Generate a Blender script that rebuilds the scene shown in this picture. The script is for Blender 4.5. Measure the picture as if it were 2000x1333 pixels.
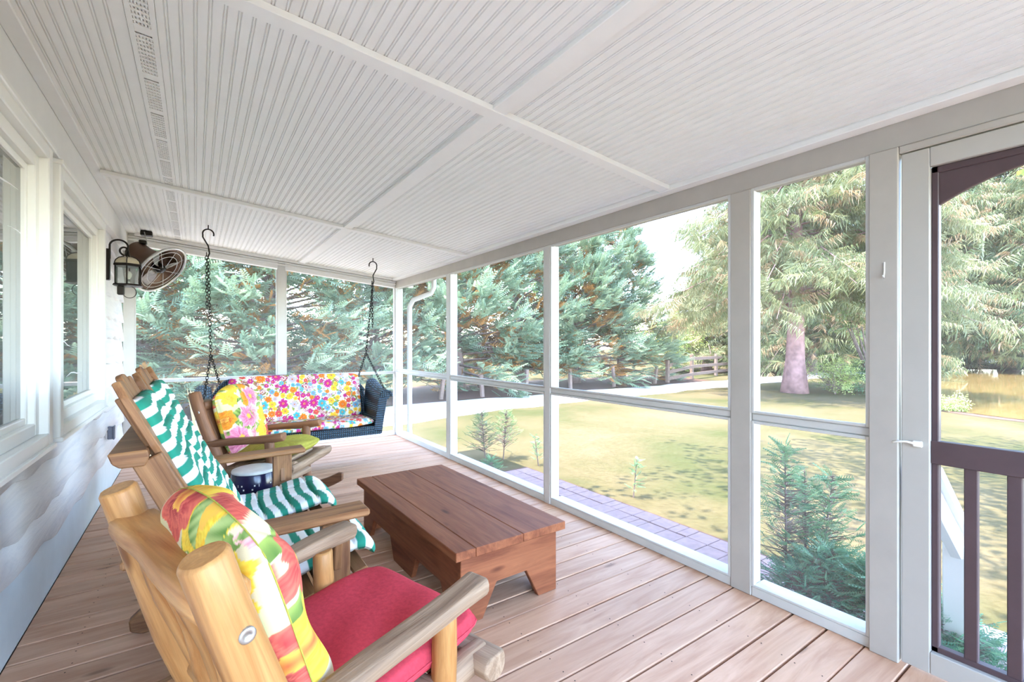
import bpy, bmesh, math, random
import numpy as np
from mathutils import Vector, Matrix

for o in list(bpy.data.objects):
    bpy.data.objects.remove(o, do_unlink=True)
scene = bpy.context.scene
COL = scene.collection

# ------------------------------------------------------------------ camera
F_PX = 900.0
YAW = math.atan(618.0 / F_PX)
cam_d = bpy.data.cameras.new('camera')
cam_d.sensor_fit = 'HORIZONTAL'
cam_d.sensor_width = 36.0
cam_d.lens = F_PX / 2000.0 * 36.0
cam_d.shift_y = 6.5 / 2000.0
cam_d.clip_start = 0.05
cam_d.clip_end = 600
cam = bpy.data.objects.new('camera', cam_d)
COL.objects.link(cam)
cam.location = (0, 0, 1.3)
cam.rotation_euler = (math.radians(90), 0, -YAW)
scene.camera = cam

# ------------------------------------------------------------------ sky, sun, exposure
scene.view_settings.view_transform = 'Standard'
scene.view_settings.look = 'None'
scene.view_settings.gamma = 1.0
scene.view_settings.use_curve_mapping = False
scene.view_settings.exposure = 3.5

SUN_DIR = Vector((-0.29, 0.10, 0.90)).normalized()     # towards the sun
world = bpy.data.worlds.new('sky'); scene.world = world
world.use_nodes = True
wn = world.node_tree
for n in list(wn.nodes): wn.nodes.remove(n)
wo = wn.nodes.new('ShaderNodeOutputWorld'); wb = wn.nodes.new('ShaderNodeBackground')
sky = wn.nodes.new('ShaderNodeTexSky')
sky.sky_type = 'NISHITA'
sky.sun_disc = False
sky.sun_elevation = math.asin(SUN_DIR.z)
sky.sun_rotation = math.atan2(SUN_DIR.x, SUN_DIR.y)
sky.altitude = 300; sky.air_density = 1.0; sky.dust_density = 0.6; sky.ozone_density = 1.2
wb.inputs['Strength'].default_value = 0.36
wn.links.new(sky.outputs[0], wb.inputs['Color']); wn.links.new(wb.outputs[0], wo.inputs['Surface'])

sun_d = bpy.data.lights.new('sun', 'SUN'); sun_d.energy = 2.4; sun_d.angle = math.radians(0.6)
sun_d.color = (1.0, 0.92, 0.79)
sun = bpy.data.objects.new('sun', sun_d); COL.objects.link(sun)
sun.rotation_euler = SUN_DIR.to_track_quat('Z', 'Y').to_euler()
sun.location = (-4, 1, 12)

# ------------------------------------------------------------------ materials
MATS = {}
def new_mat(name):
    m = bpy.data.materials.new(name); m.use_nodes = True
    nt = m.node_tree
    b = nt.nodes['Principled BSDF']
    MATS[name] = m
    return m, nt, b
def N(nt, t, **kw):
    n = nt.nodes.new(t)
    for k, v in kw.items(): setattr(n, k, v)
    return n
def ramp(nt, stops):
    r = N(nt, 'ShaderNodeValToRGB')
    el = r.color_ramp.elements
    while len(el) < len(stops): el.new(0.5)
    for e, (p, c) in zip(el, stops):
        e.position = p; e.color = (*c, 1)
    return r
def obj_coords(nt, scale, rnd=True):
    tc = N(nt, 'ShaderNodeTexCoord')
    src = tc.outputs['Object']
    if rnd:
        oi = N(nt, 'ShaderNodeObjectInfo')
        mul = N(nt, 'ShaderNodeMath', operation='MULTIPLY'); mul.inputs[1].default_value = 37.0
        nt.links.new(oi.outputs['Random'], mul.inputs[0])
        cx = N(nt, 'ShaderNodeCombineXYZ')
        for i in range(3): nt.links.new(mul.outputs[0], cx.inputs[i])
        ad = N(nt, 'ShaderNodeVectorMath', operation='ADD')
        nt.links.new(src, ad.inputs[0]); nt.links.new(cx.outputs[0], ad.inputs[1])
        src = ad.outputs[0]
    mp = N(nt, 'ShaderNodeMapping'); mp.inputs['Scale'].default_value = scale
    nt.links.new(src, mp.inputs['Vector'])
    return mp.outputs[0]
def noise(nt, vec, scale, detail=4, rough=.55, dist=0.0):
    n = N(nt, 'ShaderNodeTexNoise'); n.inputs['Scale'].default_value = scale
    n.inputs['Detail'].default_value = detail; n.inputs['Roughness'].default_value = rough
    n.inputs['Distortion'].default_value = dist
    if vec is not None: nt.links.new(vec, n.inputs['Vector'])
    return n
def bump(nt, b, h, strength=.2, dist=.01):
    bp = N(nt, 'ShaderNodeBump'); bp.inputs['Strength'].default_value = strength
    bp.inputs['Distance'].default_value = dist
    nt.links.new(h, bp.inputs['Height']); nt.links.new(bp.outputs[0], b.inputs['Normal'])
def mixcol(nt, fac, a, c, blend='MIX'):
    m = N(nt, 'ShaderNodeMix', data_type='RGBA', blend_type=blend)
    if hasattr(fac, 'node'): nt.links.new(fac, m.inputs[0])
    else: m.inputs[0].default_value = fac
    for s, i in ((a, 6), (c, 7)):
        if hasattr(s, 'node'): nt.links.new(s, m.inputs[i])
        else: m.inputs[i].default_value = (*s, 1)
    return m.outputs[2]

def wood(name, dark, light, scale=(1.3, 16, 16), rough=.55, bmp=.25, vary=.25, knots=True, streak=.5):
    m, nt, b = new_mat(name)
    v = obj_coords(nt, scale)
    n1 = noise(nt, v, 1.6, 6, .6, 1.2)
    r = ramp(nt, [(.28, dark), (.5, tuple((x*.45+y*.55) for x, y in zip(dark, light))), (.72, light)])
    nt.links.new(n1.outputs['Fac'], r.inputs[0])
    v2 = obj_coords(nt, (scale[0]*1.5, scale[1]*7, scale[2]*7))
    n2 = noise(nt, v2, 1.2, 3, .6, .3)
    c = mixcol(nt, .35, r.outputs[0], (0.5, 0.5, 0.5), 'OVERLAY')
    rr = ramp(nt, [(.3, (.55, .55, .55)), (.7, (1, 1, 1))])
    nt.links.new(n2.outputs['Fac'], rr.inputs[0])
    c = mixcol(nt, streak, r.outputs[0], rr.outputs[0], 'MULTIPLY')
    # per piece tone
    oi = N(nt, 'ShaderNodeObjectInfo')
    mr = N(nt, 'ShaderNodeMapRange'); mr.inputs[3].default_value = 1 - vary; mr.inputs[4].default_value = 1 + vary*.4
    nt.links.new(oi.outputs['Random'], mr.inputs[0])
    cc = N(nt, 'ShaderNodeCombineXYZ')
    for i in range(3): nt.links.new(mr.outputs[0], cc.inputs[i])
    c = mixcol(nt, 1.0, c, cc.outputs[0], 'MULTIPLY')
    if knots:
        vk = obj_coords(nt, (2.2, 7, 7))
        vo = N(nt, 'ShaderNodeTexVoronoi'); vo.inputs['Scale'].default_value = .8
        nt.links.new(vk, vo.inputs['Vector'])
        rk = ramp(nt, [(.05, (1, 1, 1)), (.11, (0, 0, 0))])
        nt.links.new(vo.outputs['Distance'], rk.inputs[0])
        c = mixcol(nt, rk.outputs[0], c, tuple(x*.55 for x in dark))
    nt.links.new(c, b.inputs['Base Color'])
    b.inputs['Roughness'].default_value = rough; b.inputs['Specular IOR Level'].default_value = .3
    bump(nt, b, n2.outputs['Fac'], bmp, .004)
    return m
def paint(name, col, rough=.5, vary=.05, bmp=.04, sc=6):
    m, nt, b = new_mat(name)
    v = obj_coords(nt, (1, 1, 1))
    n = noise(nt, v, sc, 5, .6)
    r = ramp(nt, [(.3, tuple(x*(1-vary) for x in col)), (.7, col)])
    nt.links.new(n.outputs['Fac'], r.inputs[0])
    nt.links.new(r.outputs[0], b.inputs['Base Color'])
    b.inputs['Roughness'].default_value = rough
    if bmp: bump(nt, b, n.outputs['Fac'], bmp, .004)
    return m
def plain(name, col, rough=.5, metal=0.0, sc=40, bmp=.05, vary=.12):
    m, nt, b = new_mat(name)
    n = noise(nt, obj_coords(nt, (1, 1, 1)), sc, 3)
    r = ramp(nt, [(.3, tuple(x*(1-vary) for x in col)), (.7, col)])
    nt.links.new(n.outputs['Fac'], r.inputs[0]); nt.links.new(r.outputs[0], b.inputs['Base Color'])
    b.inputs['Roughness'].default_value = rough; b.inputs['Metallic'].default_value = metal
    if rough >= .85: b.inputs['Specular IOR Level'].default_value = .08
    if bmp: bump(nt, b, n.outputs['Fac'], bmp, .003)
    return m
def vcol(name, rough=.8, transl=0.0, bmp=0.0, attr='Col', sheen=0.0):
    m, nt, b = new_mat(name)
    a = N(nt, 'ShaderNodeAttribute', attribute_name=attr)
    nt.links.new(a.outputs['Color'], b.inputs['Base Color'])
    b.inputs['Roughness'].default_value = rough
    if bmp:
        n = noise(nt, obj_coords(nt, (1, 1, 1), False), 350, 2)
        bump(nt, b, n.outputs['Fac'], bmp, .002)
    if transl:
        out = nt.nodes['Material Output']
        t = N(nt, 'ShaderNodeBsdfTranslucent'); nt.links.new(a.outputs['Color'], t.inputs['Color'])
        mx = N(nt, 'ShaderNodeMixShader'); mx.inputs[0].default_value = transl
        nt.links.new(b.outputs[0], mx.inputs[1]); nt.links.new(t.outputs[0], mx.inputs[2])
        nt.links.new(mx.outputs[0], out.inputs['Surface'])
    return m

wood('deck_wood', (.52, .265, .155), (.74, .45, .295), (1.0, 8, 8), .55, .06, .14, True, .16)
wood('log_wood', (.33, .12, .03), (.64, .33, .12), (1.0, 12, 12), .42, .2, .12)
wood('log_grey', (.22, .125, .075), (.48, .33, .22), (1.0, 16, 16), .62, .5, .12)
wood('log_brown', (.15, .06, .03), (.33, .155, .078), (1.0, 13, 13), .5, .3, .2)
wood('adirondack_wood', (.15, .052, .022), (.42, .205, .088), (1.2, 12, 12), .5, .3, .22)
wood('table_wood', (.15, .036, .016), (.36, .125, .055), (1.0, 8, 8), .5, .12, .12)
paint('white_paint', (.86, .85, .83))
paint('ceiling_paint', (.91, .89, .86), .6, .03, .02, 10)
paint('backlit_paint', (.46, .42, .375), .5, .10)  # darker post paint for near framing, backlit shade put into the colour
paint('post_paint', (.60, .585, .56), .5, .07)
paint('vinyl_white', (.87, .86, .82), .35, .02, 0)
paint('blue_board', (.68, .77, .83), .5, .08)
paint('teal_shade', (.30, .42, .44), .5, .08)  # teal shade of the pale siding, painted on the wall behind the boards
paint('brown_paint', (.085, .05, .055), .45, .2)
plain('black_iron', (.022, .018, .016), .4, .7)
plain('bronze', (.13, .075, .05), .38, .6)
plain('steel', (.55, .54, .52), .35, .9)
plain('box_grey', (.16, .17, .24), .4, .1)
plain('dark_gap', (.06, .045, .035), .9)
plain('red_cloth', (.60, .06, .085), .85, 0, 90, .15, .22)
plain('olive_cloth', (.42, .38, .07), .85, 0, 60, .15, .25)
plain('navy_glaze', (.014, .013, .05), .18, 0, 30, .02)
plain('stool_top', (.78, .78, .76), .35, 0, 14, .02, .18)
plain('gravel', (.50, .46, .44), .95, 0, 30, .5, .22)
plain('bark', (.26, .19, .17), .95, 0, 9, .9, .5)
plain('bark_red', (.38, .22, .21), .95, 0, 5, .9, .5)
plain('mulch', (.13, .078, .058), .95, 0, 14, .6, .5)
plain('fence_wood', (.25, .18, .15), .85, 0, 12, .4, .3)
plain('paver', (.30, .205, .20), .9, 0, 18, .4, .25)
plain('concrete', (.52, .49, .48), .9, 0, 14, .3, .2)
plain('roof_metal', (.35, .36, .36), .6, .2)
plain('bulb_glass', (.85, .83, .78), .15)
vcol('foliage', .6, .30)
vcol('print_cloth', .9, 0, .15)
vcol('stripe_cloth', .9, 0, .15)

# wicker: woven relief on navy
m, nt, b = new_mat('wicker')
v = obj_coords(nt, (1, 1, 1), False)
w1 = N(nt, 'ShaderNodeTexWave', wave_type='BANDS', bands_direction='X'); w1.inputs['Scale'].default_value = 16; w1.inputs['Distortion'].default_value = 1.0
w2 = N(nt, 'ShaderNodeTexWave', wave_type='BANDS', bands_direction='Z'); w2.inputs['Scale'].default_value = 16; w2.inputs['Distortion'].default_value = 1.0
for w in (w1, w2): nt.links.new(v, w.inputs['Vector'])
mm = N(nt, 'ShaderNodeMath', operation='MULTIPLY'); nt.links.new(w1.outputs['Fac'], mm.inputs[0]); nt.links.new(w2.outputs['Fac'], mm.inputs[1])
r = ramp(nt, [(.12, (.006, .010, .018)), (.5, (.02, .07, .13)), (.9, (.10, .22, .33))])
nt.links.new(mm.outputs[0], r.inputs[0]); nt.links.new(r.outputs[0], b.inputs['Base Color'])
b.inputs['Roughness'].default_value = .45
bump(nt, b, mm.outputs[0], .8, .01)

# siding: rough sawn painted boards
m, nt, b = new_mat('siding')
v = obj_coords(nt, (.8, 6, 6))
n = noise(nt, v, 2.2, 6, .65, .8)
r = ramp(nt, [(.28, (.66, .67, .71)), (.5, (.80, .79, .80)), (.75, (.86, .84, .83))])
nt.links.new(n.outputs['Fac'], r.inputs[0]); nt.links.new(r.outputs[0], b.inputs['Base Color'])
b.inputs['Roughness'].default_value = .6
bump(nt, b, n.outputs['Fac'], .5, .012)

# window glass: dark room behind a reflecting pane
m, nt, b = new_mat('pane_glass')
n = noise(nt, obj_coords(nt, (1, 1, 1)), .6, 1)
r = ramp(nt, [(.3, (.085, .10, .095)), (.7, (.13, .14, .13))]); nt.links.new(n.outputs['Fac'], r.inputs[0])
nt.links.new(r.outputs[0], b.inputs['Base Color'])
b.inputs['Roughness'].default_value = .015; b.inputs['IOR'].default_value = 4.0
# lantern glass
m, nt, b = new_mat('clear_glass')
tr = N(nt, 'ShaderNodeBsdfTransparent'); tr.inputs[0].default_value = (.93, .95, .94, 1)
gl = N(nt, 'ShaderNodeBsdfGlossy'); gl.inputs['Roughness'].default_value = .03
fr = N(nt, 'ShaderNodeFresnel'); fr.inputs[0].default_value = 1.6
mx = N(nt, 'ShaderNodeMixShader'); nt.links.new(fr.outputs[0], mx.inputs[0])
nt.links.new(tr.outputs[0], mx.inputs[1]); nt.links.new(gl.outputs[0], mx.inputs[2])
nt.links.new(mx.outputs[0], nt.nodes['Material Output'].inputs['Surface'])
# insect screen: fine mesh too small to see, veils what is behind it
m, nt, b = new_mat('screen_mesh')
tr = N(nt, 'ShaderNodeBsdfTransparent'); tr.inputs[0].default_value = (1, 1, 1, 1)
df = N(nt, 'ShaderNodeBsdfDiffuse'); df.inputs[0].default_value = (.60, .55, .53, 1)
mx = N(nt, 'ShaderNodeMixShader'); mx.inputs[0].default_value = .075
nt.links.new(tr.outputs[0], mx.inputs[1]); nt.links.new(df.outputs[0], mx.inputs[2])
nt.links.new(mx.outputs[0], nt.nodes['Material Output'].inputs['Surface'])

# lawn
m, nt, b = new_mat('lawn')
tc = N(nt, 'ShaderNodeTexCoord')
n1 = noise(nt, tc.outputs['Object'], .35, 5, .6, .4)
n2 = noise(nt, tc.outputs['Object'], 22, 4, .7)
r = ramp(nt, [(.34, (.060, .064, .028)), (.5, (.096, .081, .043)), (.66, (.122, .097, .058))])
nt.links.new(n1.outputs['Fac'], r.inputs[0])
r2 = ramp(nt, [(.3, (.6, .6, .55)), (.7, (1.1, 1.1, 1.05))]); nt.links.new(n2.outputs['Fac'], r2.inputs[0])
c = mixcol(nt, .8, r.outputs[0], r2.outputs[0], 'MULTIPLY')
nt.links.new(c, b.inputs['Base Color']); b.inputs['Roughness'].default_value = .95; b.inputs['Specular IOR Level'].default_value = 0
bump(nt, b, n2.outputs['Fac'], .15, .02)
# pond water
m, nt, b = new_mat('water')
n = noise(nt, obj_coords(nt, (.5, 3, 1), False), 1.5, 3)
r = ramp(nt, [(.3, (.11, .075, .022)), (.7, (.17, .115, .04))]); nt.links.new(n.outputs['Fac'], r.inputs[0])
nt.links.new(r.outputs[0], b.inputs['Base Color']); b.inputs['Roughness'].default_value = .06; b.inputs['Specular IOR Level'].default_value = .25; b.inputs['IOR'].default_value = 1.2
bump(nt, b, n.outputs['Fac'], .03, .05)

# ------------------------------------------------------------------ helpers
def link(name, me, mat, parent=None, mtx=None):
    o = bpy.data.objects.new(name, me); COL.objects.link(o)
    if mat is not None:
        if len(me.materials) == 0: me.materials.append(MATS[mat] if isinstance(mat, str) else mat)
    if parent is not None: o.parent = parent
    if mtx is not None: o.matrix_basis = mtx
    return o
def tag(o, label=None, cat=None, group=None, kind=None):
    if label: o['label'] = label
    if cat: o['category'] = cat
    if group: o['group'] = group
    if kind: o['kind'] = kind
    return o
def thing(name, label, cat, loc=(0, 0, 0), rz=0.0, group=None, kind=None):
    o = bpy.data.objects.new(name, None); COL.objects.link(o)
    o.empty_display_size = .1
    o.location = loc; o.rotation_euler = (0, 0, rz)
    return tag(o, label, cat, group, kind)
def bm_mesh(bm, name, smooth=False):
    me = bpy.data.meshes.new(name); bm.to_mesh(me); bm.free()
    if smooth: me.polygons.foreach_set('use_smooth', [True]*len(me.polygons))
    return me
def box_mesh(name, sx, sy, sz, bev=0.0, origin=(0, 0, 0)):
    bm = bmesh.new(); bmesh.ops.create_cube(bm, size=1)
    for v in bm.verts: v.co = Vector((v.co.x*sx+origin[0], v.co.y*sy+origin[1], v.co.z*sz+origin[2]))
    if bev > 0: bmesh.ops.bevel(bm, geom=bm.edges[:], offset=bev, segments=1, affect='EDGES', clamp_overlap=True)
    return bm_mesh(bm, name)
_cache = {}
def cbox(sx, sy, sz, bev=0.0):
    k = (round(sx, 4), round(sy, 4), round(sz, 4), bev)
    if k not in _cache: _cache[k] = box_mesh('board', sx, sy, sz, bev)
    return _cache[k]
def box(name, lo, hi, mat, parent=None, bev=0.003):
    """axis aligned box, origin at its centre"""
    lo = Vector(lo); hi = Vector(hi); s = hi-lo; c = (lo+hi)/2
    return link(name, box_mesh(name, abs(s.x), abs(s.y), abs(s.z), bev), mat, parent, Matrix.Translation(c))
def frame(p0, p1, up=(0, 0, 1)):
    p0 = Vector(p0); p1 = Vector(p1); x = (p1-p0).normalized(); up = Vector(up)
    if abs(x.dot(up)) > .995: up = Vector((1, 0, 0)) if abs(x.x) < .9 else Vector((0, 1, 0))
    y = up.cross(x).normalized(); z = x.cross(y)
    M = Matrix((x, y, z)).transposed().to_4x4(); M.translation = (p0+p1)/2
    return M, (p1-p0).length
def beam(name, p0, p1, w, h, mat, parent=None, up=(0, 0, 1), bev=.004):
    M, L = frame(p0, p1, up)
    return link(name, box_mesh(name, L, w, h, bev), mat, parent, M)
def tube_mesh(name, pts, rad, seg=10, cap=True, smooth=True):
    pts = [Vector(p) for p in pts]; n = len(pts)
    if not hasattr(rad, '__len__'): rad = [rad]*n
    verts = []; faces = []
    t0 = (pts[1]-pts[0]).normalized(); ref = Vector((0, 0, 1)) if abs(t0.z) < .9 else Vector((1, 0, 0))
    u = ref.cross(t0).normalized()
    for i in range(n):
        t = (pts[min(i+1, n-1)]-pts[max(i-1, 0)]).normalized()
        u = (u-t*u.dot(t)).normalized(); w = t.cross(u)
        for k in range(seg):
            a = 2*math.pi*k/seg
            verts.append(pts[i]+(u*math.cos(a)+w*math.sin(a))*rad[i])
    for i in range(n-1):
        for k in range(seg):
            faces.append((i*seg+k, i*seg+(k+1) % seg, (i+1)*seg+(k+1) % seg, (i+1)*seg+k))
    nside = len(faces)
    if cap:
        faces.append(tuple(range(seg-1, -1, -1))); faces.append(tuple((n-1)*seg+k for k in range(seg)))
    me = bpy.data.meshes.new(name); me.from_pydata(verts, [], faces)
    if smooth: me.polygons.foreach_set('use_smooth', [i < nside for i in range(len(faces))])
    return me
def tube(name, pts, rad, mat, parent=None, seg=10):
    return link(name, tube_mesh(name, pts, rad, seg), mat, parent)
def log(name, p0, p1, r0, r1, mat, parent=None, seed=0, seg=18, flat=None, round_end=.0):
    """peeled log along local X, slightly irregular; flat = (axis angle, cut depth factor) planes one side"""
    M, L = frame(p0, p1); rng = random.Random(seed*7+3)
    n = 9; verts = []; faces = []
    ph = [rng.uniform(0, 6.28) for _ in range(4)]
    xs = [-L/2+L*i/(n-1) for i in range(n)]
    bevel = min(.008, r0*.2)
    stations = [(-L/2, .86), (-L/2+bevel, 1.0)]+[(x, 1.0) for x in xs[1:-1]]+[(L/2-bevel, 1.0), (L/2, .86)]
    for x, k in stations:
        f = (x+L/2)/L
        r = (r0+(r1-r0)*f)*k*(1+.03*math.sin(9*f+ph[0])+.02*math.sin(17*f+ph[1]))
        oy = .006*math.sin(5*f+ph[2]); oz = .006*math.sin(6*f+ph[3])
        for q in range(seg):
            a = 2*math.pi*q/seg
            rr = r*(1+.02*math.sin(3*a+ph[1])+.015*math.sin(5*a+ph[2]))
            y, z = rr*math.cos(a), rr*math.sin(a)
            if flat is not None:
                z = min(z, r*flat)
            verts.append((x, y+oy, z+oz))
    ns = len(stations)
    for i in range(ns-1):
        for q in range(seg):
            faces.append((i*seg+q, (i+1)*seg+q, (i+1)*seg+(q+1) % seg, i*seg+(q+1) % seg))
    k = len(faces)
    faces.append(tuple(range(seg))); faces.append(tuple((ns-1)*seg+q for q in range(seg-1, -1, -1)))
    me = bpy.data.meshes.new(name); me.from_pydata(verts, [], faces)
    me.polygons.foreach_set('use_smooth', [i < k for i in range(len(faces))])
    bm = bmesh.new(); bm.from_mesh(me); bmesh.ops.recalc_face_normals(bm, faces=bm.faces[:]); bm.to_mesh(me); bm.free()
    return link(name, me, mat, parent, M)
def lathe_mesh(name, prof, seg=32, smooth=True, closed=False):
    verts = []; faces = []; n = len(prof)
    for r_, z in prof:
        for k in range(seg):
            a = 2*math.pi*k/seg
            verts.append((r_*math.cos(a), r_*math.sin(a), z))
    for i in range(n if closed else n-1):
        j = (i+1) % n
        for k in range(seg):
            faces.append((i*seg+k, i*seg+(k+1) % seg, j*seg+(k+1) % seg, j*seg+k))
    me = bpy.data.meshes.new(name); me.from_pydata(verts, [], faces)
    bm = bmesh.new(); bm.from_mesh(me)
    bmesh.ops.remove_doubles(bm, verts=bm.verts[:], dist=1e-5)
    bmesh.ops.recalc_face_normals(bm, faces=bm.faces[:]); bm.to_mesh(me); bm.free()
    if smooth: me.polygons.foreach_set('use_smooth', [True]*len(me.polygons))
    return me
def prism(name, outline, t, mat, parent=None, mtx=None, bev=.003):
    """2D outline in local XZ, thickness t along Y (centred)"""
    bm = bmesh.new()
    a = [bm.verts.new((x, -t/2, z)) for x, z in outline]
    f = bm.faces.new(a)
    e = bmesh.ops.extrude_face_region(bm, geom=[f])
    for g in e['geom']:
        if isinstance(g, bmesh.types.BMVert): g.co.y += t
    bmesh.ops.recalc_face_normals(bm, faces=bm.faces[:])
    if bev: bmesh.ops.bevel(bm, geom=bm.edges[:], offset=bev, segments=1, affect='EDGES', clamp_overlap=True)
    return link(name, bm_mesh(bm, name), mat, parent, mtx)
def np_mesh(name, V, T, C=None, smooth=False):
    """numpy triangles with optional point colours"""
    me = bpy.data.meshes.new(name)
    V = np.asarray(V, dtype=np.float32); T = np.asarray(T, dtype=np.int32)
    k = T.shape[1]
    me.vertices.add(len(V)); me.vertices.foreach_set('co', V.ravel())
    me.loops.add(T.size); me.loops.foreach_set('vertex_index', T.ravel())
    me.polygons.add(len(T)); me.polygons.foreach_set('loop_start', np.arange(0, T.size, k, dtype=np.int32))
    try: me.polygons.foreach_set('loop_total', np.full(len(T), k, dtype=np.int32))
    except Exception: pass
    if smooth: me.polygons.foreach_set('use_smooth', np.ones(len(T), dtype=bool))
    if C is not None:
        ca = me.color_attributes.new('Col', 'FLOAT_COLOR', 'POINT')
        c4 = np.ones((len(V), 4), dtype=np.float32); c4[:, :3] = C
        ca.data.foreach_set('color', c4.ravel())
    me.update(calc_edges=True); me.validate()
    return me
def under(o, p):
    o.parent = p; o.matrix_basis = p.matrix_basis.inverted() @ o.matrix_basis; return o
def struct(o): o['kind'] = 'structure'; return o
def empty_struct(name, loc=(0, 0, 0)):
    o = bpy.data.objects.new(name, None); COL.objects.link(o); o.location = loc; o['kind'] = 'structure'
    o.empty_display_size = .1
    return o

XR = 2.365; XL = -.635; YF = 6.40; YB = -1.15; GZ = -.40
CXL, CZL, CXR, CZR = -.54, 2.50, XR, 2.235
def ceil_z(x): return CZL+(x-CXL)*(CZR-CZL)/(CXR-CXL)
SL = math.atan((CZR-CZL)/(CXR-CXL))

# ================================================================== FLOOR
floor = struct(box('floor', (XL-.02, YB, -.20), (XR+.10, YF+.12, -.045), 'dark_gap', None, 0))
pitch = .1467; y = .778-30*pitch
plank_me = {}
y0 = .776+.0035-20*pitch
rng = random.Random(4)
for i in range(64):
    ya = y0+i*pitch; yb = ya+pitch-rng.choice((.005, .007, .008, .009, .011))
    if ya > YF-.01: break
    w = round(yb-ya, 3)
    if w not in plank_me: plank_me[w] = box_mesh('plank', XR+.12-XL, w, .038, .004)
    M = Matrix.Translation(((XR+.12+XL)/2, (ya+yb)/2, -.019+rng.uniform(-.001, .001)))
    if rng.random() < .5: M = M @ Matrix.Rotation(math.pi, 4, 'Z')
    p = link('plank', plank_me[w], 'deck_wood', floor); p.matrix_basis = floor.matrix_basis.inverted() @ M

V = []; Fc = []
for i in range(52):
    ya = y0+i*pitch
    for k in range(8):
        for f in (.022, .112):
            cx_, cy_ = -.42+k*.4064+rng.uniform(-.008, .008), ya+f+rng.uniform(-.004, .004); b0 = len(V)
            if cy_ > YF-.02 or cx_ > XR: continue
            V += [(cx_+.0032*math.cos(j*math.pi/3), cy_+.0032*math.sin(j*math.pi/3), .0018) for j in range(6)]; Fc.append(tuple(range(b0, b0+6)))
me = bpy.data.meshes.new('nails'); me.from_pydata(V, [], Fc)
nl = link('nails', me, 'dark_gap', floor); nl.matrix_basis = floor.matrix_basis.inverted(); nl['kind'] = 'stuff'

# ================================================================== CEILING
ceiling = struct(box('ceiling', (-.70, YB, 0), (XR+.02, YF+.1, .03), 'ceiling_paint', None, 0))
ceiling.matrix_basis = Matrix.Translation(((CXL+CXR)/2, (YB+YF)/2, (CZL+CZR)/2+.022)) @ Matrix.Rotation(-SL, 4, 'Y')
CI = ceiling.matrix_basis.inverted()
def cparent(o, M): o.parent = ceiling; o.matrix_basis = CI @ M
def beadboard(xa, xb, ya, yb, off=0.0):
    """panel with pairs of bead grooves running along Y, underside at ceil_z"""
    prof = []; x = xa; P = .0427; d = .005; w = .0026
    k = math.ceil((xa-off)/P)
    prof.append((xa, 0))
    while True:
        c = off+k*P; k += 1
        if c-.006 < xa+.004: continue
        if c+.006 > xb-.004: break
        for s in (-.0046, .0046):
            prof += [(c+s-w, 0), (c+s-.0006, d), (c+s+.0006, d), (c+s+w, 0)]
    prof.append((xb, 0))
    L = yb-ya; n = len(prof); V = []; Fc = []
    for (px, pz) in prof: V += [(px-xa, 0, pz), (px-xa, L, pz)]
    for i in range(n-1): Fc.append((2*i, 2*i+1, 2*i+3, 2*i+2))
    W = xb-xa; b0 = len(V)
    V += [(0, 0, .012), (0, L, .012), (W, 0, .012), (W, L, .012)]
    Fc += [(b0, b0+2, b0+3, b0+1), (0, b0, b0+1, 1), (2*n-2, 2*n-1, b0+3, b0+2)]
    me = bpy.data.meshes.new('beadboard_panel'); me.from_pydata(V, [], Fc)
    o = link('beadboard_panel', me, 'ceiling_paint')
    cparent(o, Matrix.Translation((xa, ya, ceil_z(xa))) @ Matrix.Rotation(-SL, 4, 'Y'))
B1, B2, BX = 1.75, 4.22, 1.11
ysec = [(YB, B1-.002), (B1+.002, B2-.002), (B2+.002, YF+.05)]
for ya, yb in ysec:
    beadboard(-.54, -.205, ya, yb); beadboard(-.115, BX-.002, ya, yb); beadboard(BX+.002, XR-.01, ya, yb)
def cbeam(name, xa, ya, xb, yb, w, t, mat):
    p0 = (xa, ya, ceil_z(xa)-t/2); p1 = (xb, yb, ceil_z(xb)-t/2)
    M, L = frame(p0, p1, (math.sin(-SL), 0, math.cos(SL)))
    o = link(name, box_mesh(name, L, w, t, .002), mat); cparent(o, M); return o
for yy in (B1, B2): cbeam('batten', -.54, yy, XR-.06, yy, .07, .026, 'ceiling_paint')
cbeam('batten', BX, YB, BX, B1-.035, .07, .022, 'ceiling_paint'); cbeam('batten', BX, B1+.035, BX, B2-.035, .07, .022, 'ceiling_paint')
cbeam('batten', BX, B2+.035, BX, YF-.1, .07, .022, 'ceiling_paint')
cbeam('edge_batten', XR-.03, YB, XR-.03, YF, .06, .03, 'ceiling_paint')
cbeam('far_batten', -.54, YF-.03, XR-.06, YF-.03, .05, .03, 'ceiling_paint')
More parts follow.
